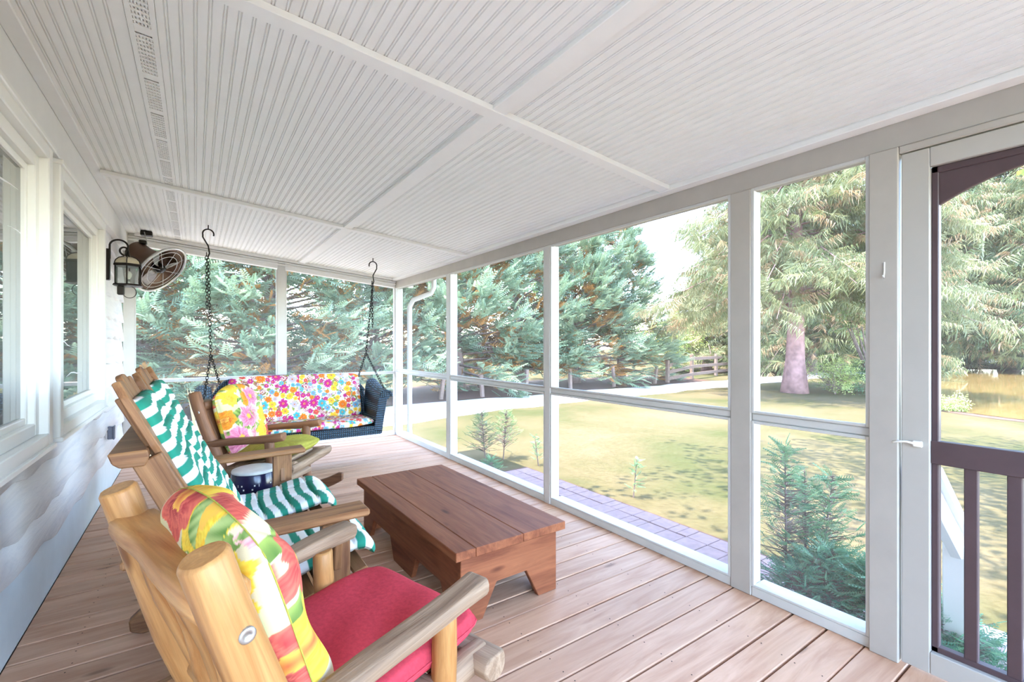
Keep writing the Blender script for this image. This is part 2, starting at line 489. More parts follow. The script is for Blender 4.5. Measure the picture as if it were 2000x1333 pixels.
# soffit vent strips: frame with slots
def vent(ya, yb):
    W = .088; L = yb-ya; V = []; Fc = []
    def q(x0, x1, y0, y1, z0, z1):
        b = len(V)
        for z in (z0, z1):
            V.extend([(x0, y0, z), (x1, y0, z), (x1, y1, z), (x0, y1, z)])
        for f in ((0, 3, 2, 1), (4, 5, 6, 7), (0, 1, 5, 4), (1, 2, 6, 5), (2, 3, 7, 6), (3, 0, 4, 7)): Fc.append(tuple(b+i for i in f))
    q(0, .018, 0, L, -.004, .004); q(W-.018, W, 0, L, -.004, .004)
    yy = 0; n = 0
    while yy < L-.02:
        gap = .016 if n % 11 else .05
        q(.018, W-.018, yy, min(L, yy+gap*.62 if n % 11 else yy+gap), -.003, .002)
        for k in range(5):
            xx = .018+(W-.036)*(k+.5)/5-.0028
            q(xx, xx+.0055, yy, min(L, yy+.03), -.001, .002)
        yy += gap+.014; n += 1
    me = bpy.data.meshes.new('vent_strip'); me.from_pydata(V, [], Fc)
    o = link('vent_strip', me, 'ceiling_paint'); cparent(o, Matrix.Translation((-.204, ya, ceil_z(-.204)+.001)) @ Matrix.Rotation(-SL, 4, 'Y'))
    o2 = link('vent_backing', box_mesh('vent_backing', W, L, .002, 0, (W/2, L/2, .012)), 'dark_gap'); cparent(o2, Matrix.Translation((-.204, ya, ceil_z(-.204)+.001)) @ Matrix.Rotation(-SL, 4, 'Y'))
for ya, yb in ((YB, B1-.04), (B1+.04, B2-.04), (B2+.04, YF-.1)): vent(ya, yb)

# roof over the porch, with eave
roof = empty_struct('roof')
beam('roof_deck', (-.7, (YB+YF)/2, 2.66), (XR+.42, (YB+YF)/2, 2.34), YF-YB+.75, .06, 'roof_metal', roof, bev=0)
beam('eave_soffit', (XR+.08, (YB+YF)/2, 2.265), (XR+.40, (YB+YF)/2, 2.255), YF-YB+.7, .02, 'white_paint', roof, bev=0)
beam('fascia', (XR+.41, YB-.35, 2.30), (XR+.41, YF+.37, 2.30), .02, .16, 'white_paint', roof)
beam('gutter', (XR+.47, YB-.35, 2.30), (XR+.47, YF+.37, 2.30), .10, .10, 'white_paint', roof)
beam('gable_board', (-.7, YF+.36, 2.56), (XR+.42, YF+.36, 2.27), .02, .20, 'white_paint', roof)

# ================================================================== LEFT WALL (house)
wall_left = struct(box('wall_left', (-4.5, YB-2, -.4), (-.665, YF+.05, 3.4), 'teal_shade', None, 0))
def kid(o, parent):
    M = o.matrix_basis.copy(); o.parent = parent; o.matrix_basis = parent.matrix_basis.inverted() @ M; return o
def siding_board(zb, zt, seed, ya=YB, yb=YF+.02):
    rng = random.Random(seed); n = 90; V = []; Fc = []
    ph = [(rng.uniform(.6, 1.6), rng.uniform(0, 6.3), rng.uniform(.008, .022)) for _ in range(3)]+[(rng.uniform(4, 9), rng.uniform(0, 6.3), rng.uniform(.003, .009)) for _ in range(3)]
    xo = .040; xt = .012
    for i in range(n+1):
        yy = ya+(yb-ya)*i/n
        dz = sum(a*math.sin(f*yy*2+p) for f, p, a in ph)
        bz = zb+dz; bulge = .004*math.sin(3*yy+seed)
        V += [(xt, yy, zt), ((xt+xo)/2+bulge, yy, (bz+zt)/2), (xo+bulge, yy, bz+.006), (xo-.006, yy, bz), (.0, yy, bz+.002)]
    k = 5
    for i in range(n):
        for j in range(k-1): Fc.append((i*k+j, (i+1)*k+j, (i+1)*k+j+1, i*k+j+1))
    me = bpy.data.meshes.new('clapboard'); me.from_pydata(V, [], Fc)
    me.polygons.foreach_set('use_smooth', [True]*len(Fc))
    # grain along X of the local frame: turn the board
    R = Matrix.Rotation(math.pi/2, 4, 'Z')
    me.transform(R.inverted())
    o = link('clapboard', me, 'siding', None, Matrix.Translation((-.665, 0, 0)) @ R); kid(o, wall_left)
zs = .30
for i in range(11):
    siding_board(zs+i*.205, zs+(i+1)*.205+.03, 11+i)
bb = struct(box('baseboard_left', (-.665, YB, 0), (XL, YF, .33), 'blue_board', None, .004))
fr = struct(box('trim_1', (-.665, YB, 2.30), (-.60, YF, 2.62), 'white_paint', None, .004))
tr2 = struct(box('trim_2', (-.60, YB, ceil_z(-.57)-.012), (-.535, YF-.02, ceil_z(-.57)+.03), 'white_paint', None, .004))

def window(name, ya, yb, za, zb):
    w = empty_struct(name, (-.62, (ya+yb)/2, za))
    X0, X1 = -.66, -.548
    def part(nm, lo, hi, mt='vinyl_white', bev=.004): return kid(box(nm, lo, hi, mt, None, bev), w)
    c = .065
    for (a, b_) in (((X0, ya, za), (X1, ya+c, zb)), ((X0, yb-c, za), (X1, yb, zb)), ((X0, ya+c, zb-c), (X1, yb-c, zb)), ((X0, ya+c, za), (X1, yb-c, za+c))):
        part('casing', a, b_)
    part('drip_lip', (X0, ya-.012, za-.012), (X1+.012, yb+.012, za+.012))
    part('head_lip', (X0, ya-.012, zb-.012), (X1+.012, yb+.012, zb+.012))
    s = .055; X2 = -.582; i0, i1, j0, j1 = ya+c, yb-c, za+c, zb-c
    for (a, b_) in (((X0, i0, j0), (X2, i0+s, j1)), ((X0, i1-s, j0), (X2, i1, j1)), ((X0, i0+s, j1-s), (X2, i1-s, j1)), ((X0, i0+s, j0), (X2, i1-s, j0+s))):
        part('sash', a, b_)
    s2 = s+.03; X3 = -.606
    for (a, b_) in (((X0, i0+s, j0+s), (X3, i0+s2, j1-s)), ((X0, i1-s2, j0+s), (X3, i1-s, j1-s)), ((X0, i0+s2, j1-s2), (X3, i1-s2, j1-s)), ((X0, i0+s2, j0+s), (X3, i1-s2, j0+s2))):
        part('glazing_bead', a, b_)
    part('pane', (X0+.01, i0+s2, j0+s2), (-.622, i1-s2, j1-s2), 'pane_glass', 0)
window('window_1', 1.45, 2.985, .83, 2.21)
window('window_2', 3.13, 4.53, .83, 2.20)

# ================================================================== SCREENED WALLS
wall_right = empty_struct('wall_right', (XR, 2, 0))
DEP = .10                                   # framing depth
XO = XR+DEP
def wpart(nm, lo, hi, mt, parent, bev=.004): return kid(box(nm, lo, hi, mt, None, bev), parent)
posts_r = [(1.265, 1.375), (2.905, 2.975), (4.69, 4.765)]
HB, HT = 2.105, 2.30
wpart('header', (XR, YB, HB), (XO, YF+.10, HT), 'backlit_paint', wall_right)
bays = []
for ya, yb in posts_r: wpart('post', (XR, ya, 0), (XO, yb, HB), 'backlit_paint' if ya < 2 else 'post_paint', wall_right)
wpart('corner_post', (XR, YF-.03, 0), (XO, YF+.10, HB), 'post_paint', wall_right)
wpart('door_post', (XR-.012, .655, 0), (XO, .755, HB), 'backlit_paint', wall_right)
wpart('door_post', (XR-.012, -.42, 0), (XO, -.32, HB), 'backlit_paint', wall_right)
wpart('door_head', (XR-.006, -.32, 2.075), (XO, .655, HB), 'backlit_paint', wall_right)
bays = [(.755, 1.265), (1.375, 2.905), (2.975, 4.69), (4.765, YF-.03), (YB, -.42)]
screens = []
for ya, yb in bays:
    wpart('sill', (XR+.005, ya, 0), (XO+.03, yb, .05), 'post_paint', wall_right)
    wpart('rail', (XR+.01, ya, .905), (XR+.055, yb, .945), 'post_paint', wall_right, .006)
    for (z0, z1) in ((.05, .905), (.945, HB)):
        wpart('screen', (XR+.0585, ya+.002, z0), (XR+.0595, yb-.002, z1), 'screen_mesh', wall_right, 0)
        # spline mouldings round the screen
        t = .016
        for lo, hi in (((XR+.002, ya, z0), (XR+.022, ya+t, z1)), ((XR+.002, yb-t, z0), (XR+.022, yb, z1)), ((XR+.002, ya+t, z0), (XR+.022, yb-t, z0+.012)), ((XR+.002, ya+t, z1-.014), (XR+.022, yb-t, z1))):
            wpart('moulding', lo, hi, 'post_paint', wall_right, .002)
# staples dotted along the screen edges
V = []; Fc = []
rng = random.Random(9)
def staple(x, y, z, sx, sy, sz):
    b = len(V)
    for dz in (-1, 1):
        for dx, dy in ((-1, -1), (1, -1), (1, 1), (-1, 1)): V.append((x+dx*sx-XR, y+dy*sy-2, z+dz*sz))
    for f in ((0, 3, 2, 1), (4, 5, 6, 7), (0, 1, 5, 4), (1, 2, 6, 5), (2, 3, 7, 6), (3, 0, 4, 7)): Fc.append(tuple(b+i for i in f))
for ya, yb in bays[:4]:
    z = .12
    while z < 2.05:
        staple(XR+.035, yb-.0005, z, .0025, .001, .004); z += rng.uniform(.13, .2)
    yy = ya+.07
    while yy < yb-.05:
        staple(XR+.035+rng.uniform(-.01, .01), yy, .0505, .0025, .005, .001); yy += rng.uniform(.16, .3)
me = bpy.data.meshes.new('staples'); me.from_pydata(V, [], Fc)
st = link('staples', me, 'steel', wall_right); st['kind'] = 'stuff'

wall_far = empty_struct('wall_far', (.9, YF, 0))
for xa, xb in ((-.64, -.545), (.84, .935)):
    wpart('post', (xa, YF, 0), (xb, YF+.09, 2.42), 'post_paint', wall_far)
hd = beam('header', (-.64, YF+.045, ceil_z(-.64)-.06), (XR, YF+.045, ceil_z(XR)-.06), .09, .13, 'white_paint'); kid(hd, wall_far)
hd = beam('header_lip', (-.6, YF-.008, ceil_z(-.6)-.075), (XR, YF-.008, ceil_z(XR)-.075), .016, .02, 'white_paint'); kid(hd, wall_far)
hd = beam('header_lip', (-.6, YF-.014, ceil_z(-.6)-.045), (XR, YF-.014, ceil_z(XR)-.045), .03, .012, 'white_paint'); kid(hd, wall_far)
for xa, xb in ((-.545, .84), (.935, XR)):
    wpart('sill', (xa, YF, 0), (xb, YF+.10, .05), 'white_paint', wall_far)
    wpart('rail', (xa, YF+.01, .875), (xb, YF+.06, .915), 'post_paint', wall_far)
    wpart('screen', (xa, YF+.0585, .05), (xb, YF+.0595, .875), 'screen_mesh', wall_far, 0)
    za = ceil_z(xa)-.125; zb_ = ceil_z(xb)-.125
    V = [(xa, YF+.0585, .915), (xb, YF+.0585, .915), (xb, YF+.0585, zb_), (xa, YF+.0585, za)]
    prm = prism('screen', [(x_, z_) for x_, _, z_ in V], .001, 'screen_mesh', None, Matrix.Translation((0, YF+.059, 0)), 0); kid(prm, wall_far)
    for xx in (xa, xb-.014):
        wpart('moulding', (xx, YF+.002, .05), (xx+.014, YF+.02, ceil_z(xx)-.14), 'post_paint', wall_far, .002)
# end posts behind the viewpoint
wall_back = empty_struct('wall_back', (.9, YB, 0))
for xa in (-.64, .85, XR): wpart('post', (xa, YB-.1, 0), (xa+.09, YB, ceil_z(xa)), 'post_paint', wall_back)
hd = beam('header', (-.64, YB-.05, ceil_z(-.64)-.05), (XR+.1, YB-.05, ceil_z(XR)-.05), .09, .12, 'white_paint'); kid(hd, wall_back)

# ================================================================== SCREEN DOOR
door = empty_struct('door_1', (XR+.02, .16, .0))
DX0, DX1 = XR-.002, XR+.030; DY0, DY1 = -.31, .648; DZ0, DZ1 = .012, 2.07
st_w = .088
def dpart(nm, lo, hi, mt='vinyl_door', bev=.003): return kid(box(nm, lo, hi, mt, None, bev), door)
paint('vinyl_door', (.46, .43, .39), .5, .06)
dpart('stile', (DX0, DY1-st_w, DZ0), (DX1, DY1, DZ1)); dpart('stile', (DX0, DY0, DZ0), (DX1, DY0+st_w, DZ1))
dpart('top_rail', (DX0, DY0+st_w, DZ1-.075), (DX1, DY1-st_w, DZ1)); dpart('bottom_rail', (DX0, DY0+st_w, DZ0), (DX1, DY1-st_w, DZ0+.085))
bx0, bx1 = DX1-.012, DX1+.022
yi0, yi1 = DY0+st_w, DY1-st_w; zi0, zi1 = DZ0+.085, DZ1-.075
dpart('inner_frame', (bx0, yi1-.022, zi0), (bx1, yi1, zi1), 'brown_paint'); dpart('inner_frame', (bx0, yi0, zi0), (bx1, yi0+.022, zi1), 'brown_paint')
dpart('inner_frame', (bx0, yi0, zi1-.026), (bx1, yi1, zi1), 'brown_paint'); dpart('inner_frame', (bx0, yi0, zi0), (bx1, yi1, zi0+.022), 'brown_paint')
dpart('mid_rail', (bx0-.008, yi0, .832), (bx1, yi1, .922), 'brown_paint')
for k in range(1, 7):
    yy = yi1-(yi1-yi0)*k/7
    dpart('baluster', (bx0, yy-.019, zi0+.02), (bx1-.006, yy+.019, .835), 'brown_paint')
# arched top bracket
h = (yi1-yi0)/2; out = []
for i in range(21):
    t = -1+2*i/20
    out.append((t*h, -.145+.115*(1-abs(t)**2.2) if abs(t) < .93 else -.145))
out += [(h, 0), (-h, 0)]
pr = prism('arch_panel', out, .020, 'brown_paint', None, Matrix.Translation(((bx0+bx1)/2, (yi0+yi1)/2, zi1-.02)) @ Matrix.Rotation(math.pi/2, 4, 'Z')); kid(pr, door)
dpart('screen', (bx1+.002, yi0, zi0), (bx1+.003, yi1, zi1), 'screen_mesh', 0)
hk = tube('hook_latch', [(DX0-.012, DY1-.05, .905), (DX0-.012, DY1-.02, .91), (DX0-.012, DY1+.012, .905), (DX0-.010, DY1+.024, .90)], .0045, 'vinyl_white'); kid(hk, door)
dpart('latch_plate', (DX0-.012, DY1-.068, .893), (DX0, DY1-.038, .917), 'vinyl_white')
# small hook on the door post
hk2 = tube('coat_hook', [(XR-.014, .70, 1.64), (XR-.016, .70, 1.60), (XR-.022, .70, 1.575), (XR-.03, .70, 1.585)], .003, 'vinyl_white')
tag(hk2, 'small white wire hook screwed to the post beside the screen door', 'hook')

# ================================================================== LOG ROCKING CHAIRS
def log_rocker(name, label, loc, rz, main, grey, armmat, sd):
    t = thing(name, label, 'rocking chair', loc, rz, 'log rocking chairs')
    HW = .29
    for s in (-1, 1):
        bp_ = log('back_post', (-.335, s*HW, .945), (-.075, s*HW, .13), .040, .047, main, t, sd+s)
        log('arm', (-.25, s*(HW+.012), .565), (.335, s*(HW+.02), .635), .032, .041, armmat, t, sd+5+s, flat=.45)
        log('arm_post', (.235, s*HW, .10), (.215, s*HW, .60), .036, .032, main, t, sd+9+s)
        log('side_rail', (-.17, s*(HW-.03), .345), (.40, s*(HW-.03), .385), .036, .04, grey, t, sd+12+s)
        log('side_stretcher', (-.10, s*HW, .20), (.24, s*HW, .22), .024, .024, grey, t, sd+15+s)
        # rocker runner
        pts = []
        for i in range(25):
            a = math.radians(-30+60*i/24); R = .98
            pts.append((R*math.sin(a)+.05, R-R*math.cos(a)))
        out = pts+[(x, z+.085 if 0 < i < 24 else z+.06) for i, (x, z) in reversed(list(enumerate(pts)))]
        prism('rocker', out, .038, main, t, Matrix.Translation((0, s*HW, .0)), .006)
        # bolt heads on the back post
        ob = link('bolt', lathe_mesh('bolt', [(0, .001), (.005, .001), (.006, .003), (.012, .003), (.0145, .0015), (.0145, -.004)], 16), 'steel', t,
                  Matrix.Translation((-.287, s*(HW+.0415), .80)) @ Matrix.Rotation(-s*math.pi/2, 4, 'X'))
        under(ob, bp_)
    log('top_rail', (-.30, -HW+.005, .845), (-.30, HW-.005, .845), .050, .050, main, t, sd+20, flat=.55)
    log('lower_back_rail', (-.165, -HW, .43), (-.165, HW, .43), .036, .036, main, t, sd+21)
    for k in range(5):
        yy = -.20+.10*k
        log('back_slat', (-.292, yy, .83), (-.165, yy, .43), .030, .030, main, t, sd+25+k, flat=.2)
    log('front_rail', (.375, -HW-.055, .385), (.375, HW+.055, .385), .046, .046, grey, t, sd+30, flat=.6)
    log('front_stretcher', (.24, -HW, .235), (.24, HW, .235), .026, .026, grey, t, sd+31)
    for k in range(5):
        xx = -.10+.092*k
        log('seat_slat', (xx, -HW+.01, .385+.07*xx), (xx, HW-.01, .385+.07*xx), .034, .034, grey, t, sd+33+k, flat=.5)
    return t
A_ANG = math.atan2(.309, .951)
rockA = log_rocker('rocking_chair', 'honey-coloured log rocking chair nearest the viewer with a red seat cushion', (.244, 1.313, 0), A_ANG, 'log_wood', 'log_grey', 'log_grey', 1)
B_ANG = math.atan2(-.575, .819)
cB = (.712-.335*.819, 3.978+.335*.575, 0)
rockB = log_rocker('rocking_chair', 'weathered brown log rocking chair in front of the porch swing', cB, B_ANG, 'log_brown', 'log_grey', 'log_brown', 60)

# ------------------------------------------------------------------ printed cloth painter
def flower_paint(S, T, items, bg, rng_seed=0, wob=.12):
    """S,T: coordinates in metres on the cloth; items painted in order (x, y, r, kind, c1, c2, petals, rot)"""
    C = np.empty(S.shape+(3,)); C[...] = bg
    for (x, y, r_, kind, c1, c2, pet, rot) in items:
        dx, dy = S-x, T-y; d = np.hypot(dx, dy)/r_; a = np.arctan2(dy, dx)+rot
        if kind == 'leaf':
            u = (dx*math.cos(rot)+dy*math.sin(rot))/r_; v_ = (-dx*math.sin(rot)+dy*math.cos(rot))/r_
            edge = (np.abs(v_) < .38*(1-u*u)) & (np.abs(u) < 1)
            f = np.clip(.5+.8*v_+.3*np.sin(u*14), 0, 1)[..., None]
            col = np.array(c1)*(1-f)+np.array(c2)*f
        elif kind == 'bloom':      # full watercolour bloom with folded petals
            rad = 1+.12*np.sin(a*pet)+.06*np.sin(a*(2*pet+1)+1)
            edge = d < rad
            swirl = .5+.5*np.sin(a*pet*1.0+d*7+1.3*np.sin(3*a+rot))
            f = np.clip(.25*swirl+.75*np.clip(d/rad, 0, 1)**1.5, 0, 1)
            f = np.where(np.sin(a*pet*2.3+9*d) > .72, np.clip(f+.5, 0, 1), f)
            f = np.clip(f+.18*np.sin(a*pet*6+2*np.sin(d*11))*np.clip(d*1.6, 0, 1), 0, 1)[..., None]
            col = np.array(c1)*(1-f)+np.array(c2)*f
        elif kind == 'daisy':
            rad = .62+.38*np.abs(np.cos(a*pet/2.0))**.7
            edge = d < rad
            f = np.clip(d*1.3-.25, 0, 1)[..., None]
            col = np.array(c1)*(1-f)+np.array(c2)*f
            col = np.where((d < .22)[..., None], np.array((.85, .55, .08)), col)
        elif kind == 'ring':
            rad = 1.0; edge = (d < 1) & (((np.abs(np.cos(a*pet/2)) > .62) & (d > .45)) | (d < .25))
            col = np.broadcast_to(np.array(c1), C.shape)
        elif kind == 'smear':
            edge = d < 1+.2*np.sin(a*pet+rot)
            f = np.clip(d, 0, 1)[..., None]; col = np.array(c1)*(1-f)+C*f if c2 is None else np.array(c1)*(1-f)+np.array(c2)*f
        else: # dots
            edge = d < 1; col = np.broadcast_to(np.array(c1), C.shape)
        C = np.where(edge[..., None], col, C)
    return C

CREAM = (.70, .58, .36)
def big_floral(S, T, seed, lively=1.0):
    r_ = random.Random(seed); items = []
    RED = ((.36, .012, .025), (.72, .14, .09)); PINK = ((.55, .03, .14), (.86, .45, .42)); YEL = ((.80, .36, .01), (.88, .62, .06))
    MAG = ((.42, .02, .12), (.84, .30, .40)); GRN = ((.06, .13, .02), (.33, .42, .09)); ORG = ((.62, .08, .01), (.85, .32, .02))
    x0, x1, y0, y1 = S.min(), S.max(), T.min(), T.max()
    for k in range(14):
        items.append((r_.uniform(x0, x1), r_.uniform(y0, y1), r_.uniform(.05, .1), 'smear', (.86, .58, .50) if k % 2 else (.62, .62, .30), None, 3, r_.uniform(0, 6)))
    for k in range(22):
        items.append((r_.uniform(x0, x1), r_.uniform(y0, y1), r_.uniform(.05, .085), 'leaf', *GRN, 0, r_.uniform(0, 6)))
    cells = []
    ny = int((y1-y0)/.155)+1; nx = int((x1-x0)/.155)+1
    pal = [RED, YEL, PINK, MAG, ORG, YEL]
    for j in range(ny+1):
        for i in range(nx+1):
            cells.append((x0+(i+.5*(j % 2))*.155+r_.uniform(-.02, .02), y0+j*.15+r_.uniform(-.02, .02)))
    for k, (cx, cy) in enumerate(cells):
        c = pal[(k*5+seed) % 6]; rr = r_.uniform(.062, .088)
        items.append((cx, cy, rr, 'bloom', c[0], c[1], r_.choice((5, 6, 7)), r_.uniform(0, 6)))
        items.append((cx+.2*rr, cy-.1*rr, rr*.58, 'bloom', tuple(v*.72 for v in c[0]), tuple(v*.92 for v in c[1]), r_.choice((4, 5)), r_.uniform(0, 6)))
        items.append((cx, cy, rr*.26, 'smear', (.75, .45, .05) if k % 2 else (.55, .10, .03), (.80, .40, .06), 5, 1.0))
    for k in range(10):
        items.append((r_.uniform(x0, x1), r_.uniform(y0, y1), r_.uniform(.035, .055), 'leaf', (.10, .20, .03), (.45, .52, .18), 0, r_.uniform(0, 6)))
    return flower_paint(S, T, items, CREAM, seed)
def small_floral(S, T, seed):
    r_ = random.Random(seed); items = []
    x0, x1, y0, y1 = S.min(), S.max(), T.min(), T.max()
    MAG = ((.55, .02, .14), (.50, .03, .30)); ORG = ((.72, .10, .01), (.85, .30, .02)); TEAL = ((.05, .30, .36), (.10, .52, .60)); RED = ((.62, .03, .04), (.80, .12, .12))
    YEL = ((.78, .42, .02), (.85, .60, .05)); BLU = ((.08, .25, .5), (.25, .5, .7)); LIL = ((.45, .35, .55), (.62, .55, .68))
    n = int((x1-x0)*(y1-y0)/.0022)
    for k in range(n):
        x, y_ = r_.uniform(x0, x1), r_.uniform(y0, y1)
        items.append((x, y_, r_.uniform(.018, .032), 'leaf', (.16, .22, .04), (.40, .44, .10), 0, r_.uniform(0, 6)))
    for k in range(n*2):
        items.append((r_.uniform(x0, x1), r_.uniform(y0, y1), r_.uniform(.004, .009), 'dot', r_.choice([(.25, .02, .08), (.7, .25, .05), (.1, .35, .4), (.5, .05, .2)]), None, 0, 0))
    pts = []
    for k in range(3000):
        x, y_ = r_.uniform(x0, x1), r_.uniform(y0, y1)
        rad = r_.choice((.024, .03, .038, .05))
        if all(math.hypot(x-a, y_-b_) > (rad+c)*.82 for a, b_, c in pts): pts.append((x, y_, rad))
    for k, (x, y_, rad) in enumerate(pts):
        c = r_.choice([MAG, ORG, TEAL, RED, YEL, BLU, ORG, MAG, LIL])
        if r_.random() < .15: items.append((x, y_, rad, 'ring', (.38, .02, .12), None, 14, 0)); continue
        items.append((x, y_, rad, 'daisy', c[0], c[1], r_.choice((8, 10, 12, 6)), r_.uniform(0, 6)))
        items.append((x, y_, rad*.16, 'dot', (.45, .10, .10), None, 0, 0))
    return flower_paint(S, T, items, (.80, .76, .62), seed)

def pillow(name, W, Hh, T_, nx, ny, paintfn, mat, parent=None, mtx=None, pw=2.6, round_top=0.0, sag=0.0, puff=.45, square=6.0, wrinkle=.006, seed=0):
    """soft box cushion in local XY (X width, Y height), thickness Z, seam round the rim"""
    s = np.linspace(-1, 1, nx); t = np.linspace(-1, 1, ny); S, T = np.meshgrid(s, t, indexing='ij')
    # superellipse rim
    def warp(S, T):
        X = S.copy(); Y = T.copy()
        k = (np.abs(S)**square+np.abs(T)**square)**(1/square)
        m_ = np.maximum(np.abs(S), np.abs(T)); sc = np.where(k > 0, m_/np.maximum(k, 1e-6), 1)
        X, Y = S*sc, T*sc
        if round_top > 0:
            f = np.clip((Y-(1-2*round_top))/(2*round_top), 0, 1)
            X = X*np.sqrt(np.clip(1-(f*.92)**2, .05, 1))
        return X, Y
    X, Y = warp(S, T)
    e = (1-np.abs(S)**pw)*(1-np.abs(T)**pw)
    Z = T_/2*np.clip(e, 0, 1)**puff
    rs = np.random.RandomState(seed)
    wr = sum(wrinkle*np.sin(rs.uniform(3, 9)*S+rs.uniform(3, 9)*T+rs.uniform(0, 6)) for _ in range(3))*np.clip(e*3, 0, 1)
    Xm, Ym = X*W/2, Y*Hh/2
    bend = -sag*(1-S**2)*(1-T**2)
    up = np.stack([Xm, Ym, Z+wr+bend], -1).reshape(-1, 3); dn = np.stack([Xm, Ym, -Z+wr*.5+bend], -1).reshape(-1, 3)
    V = np.concatenate([up, dn]); n = nx*ny
    idx = np.arange(n).reshape(nx, ny)
    q = np.stack([idx[:-1, :-1], idx[1:, :-1], idx[1:, 1:], idx[:-1, 1:]], -1).reshape(-1, 4)
    Q = np.concatenate([q, q[:, ::-1]+n])
    rim = []
    loop = list(idx[:, 0])+list(idx[-1, 1:])+list(idx[-2::-1, -1])+list(idx[0, -2:0:-1])
    for i in range(len(loop)):
        a, b_ = loop[i], loop[(i+1) % len(loop)]
        rim.append((b_, a, a+n, b_+n))
    Q = np.concatenate([Q, np.array(rim)])
    C = None
    if paintfn is not None:
        c1 = paintfn(Xm+Z*.5*np.sign(S), Ym, 0).reshape(-1, 3); c2 = paintfn(Xm, Ym, 1).reshape(-1, 3)
        C = np.concatenate([c1, c2])
    me = np_mesh(name, V, Q, C, True)
    return link(name, me, mat, parent, mtx)
def rim_cord(name, W, Hh, r_, mat, parent, square=6.0, round_top=0.0):
    pts = []
    for i in range(97):
        a = 2*math.pi*i/96; c, s = math.cos(a), math.sin(a)
        k = (abs(c)**square+abs(s)**square)**(-1/square); x, y_ = c*k, s*k
        if round_top > 0:
            f = min(1, max(0, (y_-(1-2*round_top))/(2*round_top))); x *= math.sqrt(max(.05, 1-(f*.92)**2))
        pts.append((x*W/2, y_*Hh/2, 0))
    return tube(name, pts, r_, mat, parent, 6)

def on_chair(loc, rz, M): return Matrix.Translation(loc) @ Matrix.Rotation(rz, 4, 'Z') @ M
# cushion local X (width) -> chair left(y), local Y (height) -> up along back, local Z (front) -> chair forward
def back_M(px, pz, tilt):
    ux = Vector((0, 1, 0)); uy = Vector((-math.sin(tilt), 0, math.cos(tilt))); uz = ux.cross(uy)
    M = Matrix((ux, uy, uz)).transposed().to_4x4(); M.translation = (px, 0, pz); return M
def seat_M(px, pz, tilt, py=0.0):
    ux = Vector((0, 1, 0)); uy = Vector((-math.cos(tilt), 0, -math.sin(tilt))); uz = ux.cross(uy)
    M = Matrix((ux, uy, uz)).transposed().to_4x4(); M.translation = (px, py, pz); return M
T_A = math.radians(17)
cush = pillow('back_cushion', .53, .60, .17, 150, 170, lambda S, T, k: big_floral(S, T, 3+k), 'print_cloth', None,
              on_chair((.244, 1.313, 0), A_ANG, back_M(-.158, .682, T_A)), 2.8, .16, 0, .42, 5, .005, 2)
tag(cush, 'puffy cream cushion with red and yellow blooms on the nearest log chair', 'cushion', 'floral back cushions')
rim_cord('piping', .53, .60, .0016, 'olive_cloth', cush, 5, .16)
cush = pillow('seat_cushion', .53, .56, .075, 60, 60, None, 'red_cloth', None,
              on_chair((.244, 1.313, 0), A_ANG, seat_M(.125, .458, math.radians(4))), 8, 0, 0, .3, 12, .002, 5)
tag(cush, 'flat coral red seat cushion on the nearest log rocking chair', 'cushion')
rim_cord('piping', .53, .56, .003, 'red_cloth', cush, 12)
cush = pillow('back_cushion', .52, .58, .17, 110, 120, lambda S, T, k: big_floral(S, T, 8+k), 'print_cloth', None,
              on_chair(cB, B_ANG, back_M(-.160, .70, T_A)), 2.8, .2, 0, .42, 5, .005, 7)
tag(cush, 'rounded cream cushion with yellow and pink blooms on the brown log chair', 'cushion', 'floral back cushions')
rim_cord('piping', .52, .58, .0016, 'olive_cloth', cush, 5, .2)
cush = pillow('seat_cushion', .52, .52, .13, 60, 60, None, 'olive_cloth', None,
              on_chair(cB, B_ANG, seat_M(.135, .482, math.radians(4))), 2.6, 0, 0, .5, 5, .004, 9)
tag(cush, 'plump olive green seat cushion on the brown log rocking chair', 'cushion')

# ================================================================== ADIRONDACK LOVESEAT
LX, LY0, LY1 = 0.0, 1.95, 3.37
love = thing('adirondack_loveseat', 'brown wooden double adirondack seat with two fan backs along the house wall', 'bench', (.15, (LY0+LY1)/2, 0))
LO = love.location
def L(p): return (p[0]-LO.x, p[1]-LO.y, p[2])
AW = 'adirondack_wood'
for yy in (LY0+.03, (LY0+LY1)/2, LY1-.03):
    # seat stringer: from front under seat to floor at the back, rounded tail
    prof = [(.60, .22), (.60, .315), (.52, .318), (.15, .225), (-.10, .14), (-.20, .11), (-.245, .07), (-.24, .02), (-.20, .0), (-.10, .0), (.2, .10), (.52, .21)]
    prism('stringer', [(x-LO.x, z) for x, z in prof], .04, AW, love, Matrix.Translation((0, yy-LO.y, 0)), .006)
for yy in (LY0+.03, LY1-.03):
    s = 1 if yy > 2.6 else -1
    fl_ = beam('front_leg', L((.47, yy+s*.02, 0)), L((.47, yy+s*.02, .575)), .11, .045, AW, love, (0, 1, 0))
    beam('arm', L((-.20, yy, .588)), L((.60, yy, .602)), .13, .032, AW, love, bev=.008)
    under(beam('arm_brace', L((.47, yy+s*.02, .40)), L((.47, yy+s*.055, .57)), .03, .08, AW, love, (0, 1, 0)), fl_)
    # rear upright carrying arm and upper brace
    beam('rear_upright', L((.215, yy, .15)), L((-.135, yy, .915)), .085, .042, AW, love, (0, 1, 0))
beam('front_leg', L((.50, 2.66, 0)), L((.50, 2.66, .34)), .09, .045, AW, love, (0, 1, 0))
for i in range(7):
    x = .575-i*.068; z = .345-(.575-x)*.25
    beam('seat_slat', L((x, LY0+.005, z)), L((x, LY1-.005, z)), .058, .022, AW, love, (-.27, 0, .96))
out = [(-.05, -.012), (-.062, .022), (.04, .026), (.045, .0), (.035, -.028), (-.03, -.028)]
